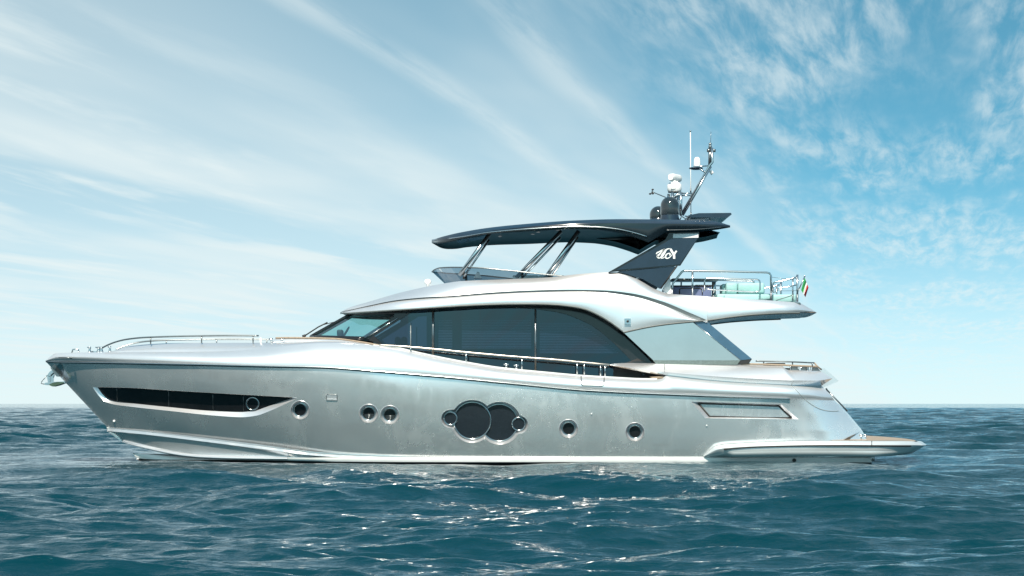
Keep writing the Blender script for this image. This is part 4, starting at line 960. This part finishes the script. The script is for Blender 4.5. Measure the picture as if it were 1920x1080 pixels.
# ------------------------------------------------------------------ domes, mast and its instruments
def dome(x, yt, yb, yd, r_px, b, rx):
    c = P(x, yb, b); s = (D + c[1] - 0) / F; r = r_px * s; h1 = (yb - yd) * s; h2 = (yb - yt) * s
    m = Mesh(); m.lathe(c - np.array((0, 0, .12)), [(r * 1.02, 0), (r * 1.02, .12 + h1 * .55), (r * .94, .12 + h1), (0, .12 + h1)], 36); base = m.build('satellite_dome_base', 'navy', yacht, autosmooth=40)
    m = Mesh(); hh = h2 - h1; prof = [(0, h1 + .01), (r * .97, h1 + .01), (r, h1 + .04), (r, h1 + hh - r * 1.0)] + [(r * math.cos(t), h1 + hh - r + r * math.sin(t)) for t in np.linspace(.1, math.pi / 2, 12)]
    m.lathe(c, prof, 40); return m.build('satellite_dome', 'dome', yacht, autosmooth=60)
dome(1256, 368.5, 421, 403.5, 17.6, 1.2, 0)
dome(1234.5, 386.5, 416, 410, 16.5, -1.0, 0)
def tubes(name, mt, parent, lines, r, n=8):
    out = []
    for ln in lines: m = Mesh(); m.tube([P(*q) for q in ln], r, n); out.append(m.build(name, mt, parent))
    return out[0]
def joined(name, mt, parent, lines, r, n=8):
    m = Mesh()
    for ln in lines: m.tube([P(*q) for q in ln], r, n)
    return m.build(name, mt, parent)
mast = joined('radar_mast', 'chrome', yacht, [[(1276, 404, .25), (1331, 310, .25), (1336, 304, .25), (1335, 277, .25)], [(1276, 404, -.25), (1331, 310, -.25), (1336, 304, -.25), (1335, 277, -.25)], [(1280, 404, .25), (1333, 312, .25)]], .035, 10)
tubes('mast_brace', 'chrome', mast, [[(1276, 362.5, .25), (1302, 362.5, .25)], [(1276, 366.5, .25), (1299, 366.5, .25)], [(1300, 313, .25), (1331, 310.5, .25)], [(1312, 316, .25), (1323, 324, .25)], [(1309, 315, -.25), (1322, 323, -.25)], [(1325, 320, .25), (1325, 320, -.25)]], .022)
tubes('radar_leg', 'chrome', mast, [[(1276.5, 360, .35), (1276.5, 403, .35)], [(1261, 361, .35), (1261, 403, .35)], [(1273, 361, -.3), (1266, 403, -.3)], [(1254, 364, .2), (1250, 403, .3)], [(1262, 372, .3), (1276, 361, .3)]], .045, 10)
tubes('mast_stay', 'chrome', mast, [[(1275, 404, .4), (1305, 422, 1.0)], [(1284, 405, -.3), (1335, 413, -.2)], [(1290, 409, .6), (1288, 418, .9)], [(1277, 408, .5), (1270, 421, 1.0)], [(1330, 411, .3), (1332, 415, .3)]], .018, 6)
m = Mesh(); c = P(1264.5, 358.5, 0); s_ = 1 / 62.9
m.lathe(c - np.array((0, 0, .02)), [(0, -.02), (.17, -.02), (.19, 0), (.215, .06), (.215, .20), (.16, .27), (0, .28)], 24); ped = m.build('radar_pedestal', 'white', mast)
m = Mesh(); m.rbox(c[0] - .12, c[0] + .03, c[1] - .23, c[1] - .05, c[2] + .03, c[2] + .30, .03); m.rbox(c[0] - .10, c[0] + .10, c[1] - .1, c[1] + .1, c[2] + .22, c[2] + .30, .03); m.build('radar_gearbox', 'white', mast)
m = Mesh(); m.tube([c + np.array((0, 0, -.04)), c + np.array((0, 0, -.015))], .19, 24); m.build('radar_gasket', 'matte', mast)
# open array scanner, turned towards the bow
m = Mesh(); ax = np.array((-.50, -.86, 0.0)); L = .72
ctr = c + np.array((.02, 0, .40)); secs = []
for t in np.linspace(-1, 1, 9):
    k = 1.0 if abs(t) < .95 else .8; row = []
    for a_ in np.linspace(0, 2 * math.pi, 17):
        pr = np.array((.86, -.5, 0)) * (.10 * k * np.sign(math.cos(a_)) * abs(math.cos(a_)) ** .6) + np.array((0, 0, .11 * k * np.sign(math.sin(a_)) * abs(math.sin(a_)) ** .6)); row.append(ctr + ax * t * L * .42 + pr)
    secs.append(row)
m.grid(secs); m.f.append(list(range(16))); m.f.append([8 * 17 + k for k in range(16)][::-1]); m.build('radar_scanner', 'white', mast, autosmooth=50)
# instrument arm with small dome
m = Mesh(); prof = [(0, 0), (.1, 0), (.3, .02), (.34, .05), (.3, .07), (0, .07)]
a = P(1305, 316, 0)
rows = [[np.array((a[0] + r * 1.0 * math.cos(t), a[1] + r * .75 * math.sin(t), a[2] - .03 + h)) for t in np.linspace(0, 2 * math.pi, 25)] for r, h in ((0, -.01), (.1, -.01), (.20, .02), (.215, .045), (.19, .06), (0, .06))]
m.grid(rows); m.build('instrument_shelf', 'navy', mast)
m = Mesh(); a = P(1307, 312.3, 0); m.lathe(a, [(0, -.01), (.10, -.01), (.105, .02), (.095, .17), (.085, .23), (.055, .275), (0, .285)], 20); m.build('antenna_dome', 'white', mast)
m = Mesh(); a = P(1307, 313, 0); m.tube([a + np.array((0, 0, -.03)), a + np.array((0, 0, .01))], .10, 16); m.build('dome_gasket', 'matte', mast)
tubes('whip_antenna', 'white', yacht, [[(1295.5, 406, -.9), (1294.5, 246, -.9)]], .014, 6)
tubes('antenna_ferrule', 'steel_dark', yacht, [[(1295.6, 406, -.9), (1295.5, 398, -.9)], [(1294.52, 247.5, -.9), (1294.5, 244.5, -.9)], [(1295.1, 362, -.9), (1295.1, 354, -.9)]], .022, 6)
m = Mesh(); a = P(1332, 283, 0); m.box(a[0] - .1, a[0] + .0, a[1] - .06, a[1] + .06, a[2] - .03, a[2] + .06); a = P(1339, 283, 0); m.box(a[0] - .05, a[0] + .04, a[1] - .06, a[1] + .06, a[2] - .03, a[2] + .05)
a = P(1331.5, 277, 0); m.lathe(a, [(.0, -.05), (.05, -.05), (.05, .05), (.035, .07), (.045, .10), (.045, .13), (.02, .15), (0, .15)], 12); m.tube([P(1331, 309, 0), P(1331.5, 280, 0)], .05, 8); m.build('navigation_light', 'steel_dark', mast)
tubes('mast_tip_antenna', 'steel_dark', mast, [[(1332.5, 268, 0), (1333, 247, 0)]], .007, 5)
m = Mesh(); m.tube([P(1331.5, 320, .1), P(1336.5, 326, .1)], [.045, .06], 12); m.build('mast_floodlight', 'white', mast)
an = joined('wind_vane', 'steel_dark', yacht, [[(1248, 370, .2), (1226, 361, .2), (1223.5, 359, .2)], [(1223.5, 355, .2), (1222, 362, .2)], [(1219, 363.5, .2), (1224, 360, .2)]], .014, 6)
for x, y in ((1223.8, 355.5), (1219, 363.5), (1224, 363)):
    m = Mesh(); m.lathe(P(x, y, .2) - np.array((0, 0, .03)), [(0, 0), (.035, .015), (.035, .045), (0, .06)], 10); m.build('vane_cup', 'matte', an)

# ------------------------------------------------------------------ flybridge rails
RB = 2.2
m = Mesh()
m.tube([P(*q, RB) for q in ((1260, 553), (1260.5, 538), (1262, 531), (1278.5, 510), (1281.5, 508.2), (1285, 508), (1360, 508.8), (1438, 511), (1443, 512.5), (1445.5, 517), (1446, 564))], .03, 10)
m.tube([P(1298.5, 508.4, RB), P(1298.5, 554, RB)], .027, 8)
m.mirror(); fr = m.build('flybridge_rail', 'chrome', yacht)
m = Mesh(); q = [(1321, 546), (1321, 527), (1322, 523.5), (1325, 522), (1370, 522.6), (1420, 524), (1424, 526), (1425, 530), (1425, 543), (1422, 547), (1412, 547.5), (1370, 545), (1330, 542.5), (1321, 540)]
m.tube([P(x, y, RB - .25) for x, y in q], .022, 8); m.mirror(); m.build('inner_rail', 'chrome', fr)
for q, r_ in (([P(1495, 515, 2.0), P(1495, 566, 2.0)], .03), ([P(1486.5, 522, 2.0), P(1486.5, 563, 2.0)], .022)): m = Mesh(); m.tube(q, r_, 8); m.mirror(); m.build('rail_stanchion', 'chrome', fr)
m = Mesh()
m.tube([P(x, y, 2.0) for x, y in ((1449, 547), (1449, 534), (1450.5, 530.5), (1455, 528.5), (1472, 525.5), (1486, 522), (1494, 519.5))], .022, 8); m.mirror(); m.build('stern_rail', 'chrome', fr)
m = Mesh(); m.tube([P(x, y, 1.6) for x, y in ((1449, 548.5), (1457, 547), (1458, 542), (1461, 540.5), (1480, 537.3), (1494, 534))], .018, 8); m.build('stern_rail', 'chrome', fr)
m = Mesh(); m.tube([P(1446, 519.5, 2.1), P(1470, 522.5, 2.1), P(1494, 522, 2.0)], .006, 5); m.build('rail_wire', 'steel_dark', fr); m = Mesh(); m.tube([P(1446, 543, 2.1), P(1470, 545.5, 2.1), P(1494, 545, 2.0)], .006, 5); m.build('rail_wire', 'steel_dark', fr)
m = Mesh(); m.slab([(1440, 563.5), (1500, 567), (1502, 569.5), (1498, 570.5), (1446, 566)], 2.30, 1.4); m.mirror(); m.build('rail_base', 'steel_dark', fr, smooth=False)

# ------------------------------------------------------------------ things that stand on or hang from the yacht
def thing(name, label, cat, loc, group=None):
    o = bpy.data.objects.new(name, None); scene.collection.objects.link(o); o.location = loc; o.empty_display_size = .3
    o['label'] = label; o['category'] = cat
    if group: o['group'] = group
    return o

def bar_cabinet():
    base = P(1296, 553, 1.3); t = thing('bar_cabinet', 'slate blue bar cabinet with rounded door under the dark counter on the top deck', 'cabinet', base)
    m = Mesh(); a = P(1258, 537, 1.3); c = P(1334, 553, 1.3); m.rbox(a[0], c[0], a[1], a[1] + .7, c[2] - .15, a[2], .03); m.build('cabinet_body', 'purple', t, base=base)
    m = Mesh(); m.box(a[0] - .02, c[0] + .03, a[1] - .03, a[1] + .75, a[2] + .003, a[2] + .03); m.build('cabinet_top', 'matte', t, smooth=False, base=base)
    m = Mesh(); m.tube([P(x, y, 1.3) + np.array((0, -.01, 0)) for x, y in ((1274, 553), (1274.5, 543), (1277, 540.5), (1313, 540.5), (1316, 542), (1317, 553))], .014, 6); m.build('door_seam', 'matte', t, base=base)
    m = Mesh(); m.tube([P(1317, 542, 1.3) + np.array((0, -.03, 0)), P(1317, 548, 1.3) + np.array((0, -.03, 0))], .016, 6); m.build('door_handle', 'chrome', t, base=base)
bar_cabinet()
def bar_table():
    base = P(1337, 553, .7); t = thing('bar_table', 'long dark topped bar table on a steel column behind the top deck rail', 'table', base)
    m = Mesh(); a = P(1256, 524.5, .7); c = P(1346, 530, .7); m.rbox(a[0], c[0], a[1] - .3, a[1] + .5, c[2] + .04, a[2], .025); m.build('table_top', 'steel_dark', t, base=base)
    m = Mesh(); a = P(1338.5, 529, .7); c = P(1338.5, 556, .7); m.tube([c, a], .06, 14); m.tube([c, c + np.array((0, 0, .03))], .16, 16); m.build('table_leg', 'chrome', t, base=base)
bar_table()
def sofa():
    base = P(1376, 556, 1.2); t = thing('sofa', 'aqua cushioned sofa with tall back pads facing the stern on the top deck', 'sofa', base)
    def pad(nm, x0, x1, y0, y1, b0, b1, r=.07):
        m = Mesh(); a = P(x0, y0, b0); c = P(x1, y1, b0); m.rbox(a[0], c[0], a[1], a[1] + (b0 - b1), c[2], a[2], r); return m.build(nm, 'teal', t, base=base)
    pad('seat_cushion', 1344, 1446, 550.5, 562, 1.75, -.6, .06)
    pad('seat_cushion', 1358, 1424, 552.5, 563, 1.98, 1.76, .05)
    pad('back_cushion', 1353, 1363, 532, 552, .9, .2); pad('back_cushion', 1361, 1383, 530, 551, 1.1, .3); pad('back_cushion', 1383.5, 1434, 530, 550.5, 1.1, .7)
    pad('arm_cushion', 1384, 1434, 538, 551, .6, -.4, .05)
sofa()
def sunpad():
    base = P(1471, 565, 1.2); t = thing('sun_pad', 'flat aqua sun pad beside the curved stern rail of the top deck', 'sun pad', base)
    m = Mesh(); a = P(1447, 551.5, 1.8); c = P(1493, 566, 1.8); m.rbox(a[0], c[0], a[1], a[1] + 2.6, c[2] - .03, a[2], .07); m.build('pad', 'teal', t, base=base)
    m = Mesh(); m.tube([P(1455, 563, 1.8) + np.array((0, -.005, 0)), P(1488, 552.5, 1.8) + np.array((0, -.005, 0))], .008, 5); m.build('pad_seam', 'soffit', t, base=base)
sunpad()
def flag():
    base = P(1496.5, 547, 1.95); t = thing('flag', 'green white and red flag drooping from a staff at the top deck stern', 'flag', base)
    m = Mesh(); m.tube([P(1496, 547, 1.95), P(1509, 518, 1.95)], .018, 8); m.lathe(P(1509, 518, 1.95), [(0, -.02), (.03, 0), (0, .03)], 8); m.build('flagstaff', 'chrome', t, base=base)
    # three cloth bands, drooping in folds
    top_ = [(1509, 519.5), (1510, 533), (1511.5, 545)]
    def fp(u, v):   # u along fly (green to red), v down
        hx = 1508.5 - 6.5 * v; hy = 520 + 24 * v
        X = hx + 7.5 * u * (1 - .3 * v) + 3.0 * u * v; Y = hy + u * 19 * (1 - .30 * v)
        return P(X, Y, 1.95 + .10 * math.sin(u * 9 + v * 2.5) * u)
    ub = (0, .44, .68, 1.0)
    for k, mt in enumerate(('green', 'flagwhite', 'red')):
        m = Mesh(); m.grid([[fp(ub[k] + (ub[k + 1] - ub[k]) * i / 8, j / 10) for i in range(9)] for j in range(11)]); o = m.build('flag_band', mt, t, base=base); o['label'] = ('green', 'white', 'red')[k] + ' band of the flag'
flag()
def anchor():
    base = P(108, 715, 0); t = thing('anchor', 'steel anchor with a weathered green fluke hanging under the bow', 'anchor', base)
    m = Mesh(); 
    for pl in ([(93, 697), (98, 693.5), (103, 699), (94.5, 707), (88, 704)], [(88, 704), (94, 705.5), (93.5, 717), (89.5, 717)], [(95, 703), (101, 698), (101, 703.5), (99.5, 708), (99.5, 717), (95, 716.5), (94.5, 709)]):
        m.slab(pl, .07, -.07)
    m.build('shank', 'chrome', t, smooth=False, base=base)
    m = Mesh(); m.slab([(82, 719.5), (86, 717.5), (101, 716), (121, 715), (122.5, 718), (100, 722), (85, 722)], .22, -.22); m.build('crown_plate', 'chrome', t, smooth=False, base=base)
    m = Mesh(); m.slab([(91.5, 721), (99, 717.5), (108, 716), (120, 716.6), (119, 718.2), (107, 722.5), (98, 724.6), (94, 723)], .26, -.26); m.build('fluke', 'anchorgreen', t, smooth=False, base=base)
    m = Mesh(); m.tube([P(x, y, 0) for x, y in ((88, 704), (82, 711), (78, 716), (77, 719), (84, 720.5))], .012, 6); m.build('bail_wire', 'steel_dark', t, base=base)
anchor()
# anchor pocket: roller housing on the stem and a polished chafe plate on the bow
m = Mesh(); m.slab([(94, 689), (97, 689), (111.5, 704), (110, 706), (106, 706), (102, 701)], .16, -.16); m.build('bow_roller', 'steel_dark', yacht, smooth=False)
m = Mesh(); q = [(103, 692), (108, 684), (113, 681.8), (117, 685), (119, 692), (118.5, 700), (117.5, 705.5)]; c_ = [hp(x, y, .012) for x, y in q]; m.add(c_, [tuple(range(len(c_)))]); m.mirror(); m.build('chafe_plate', 'chrome', yacht, smooth=False)
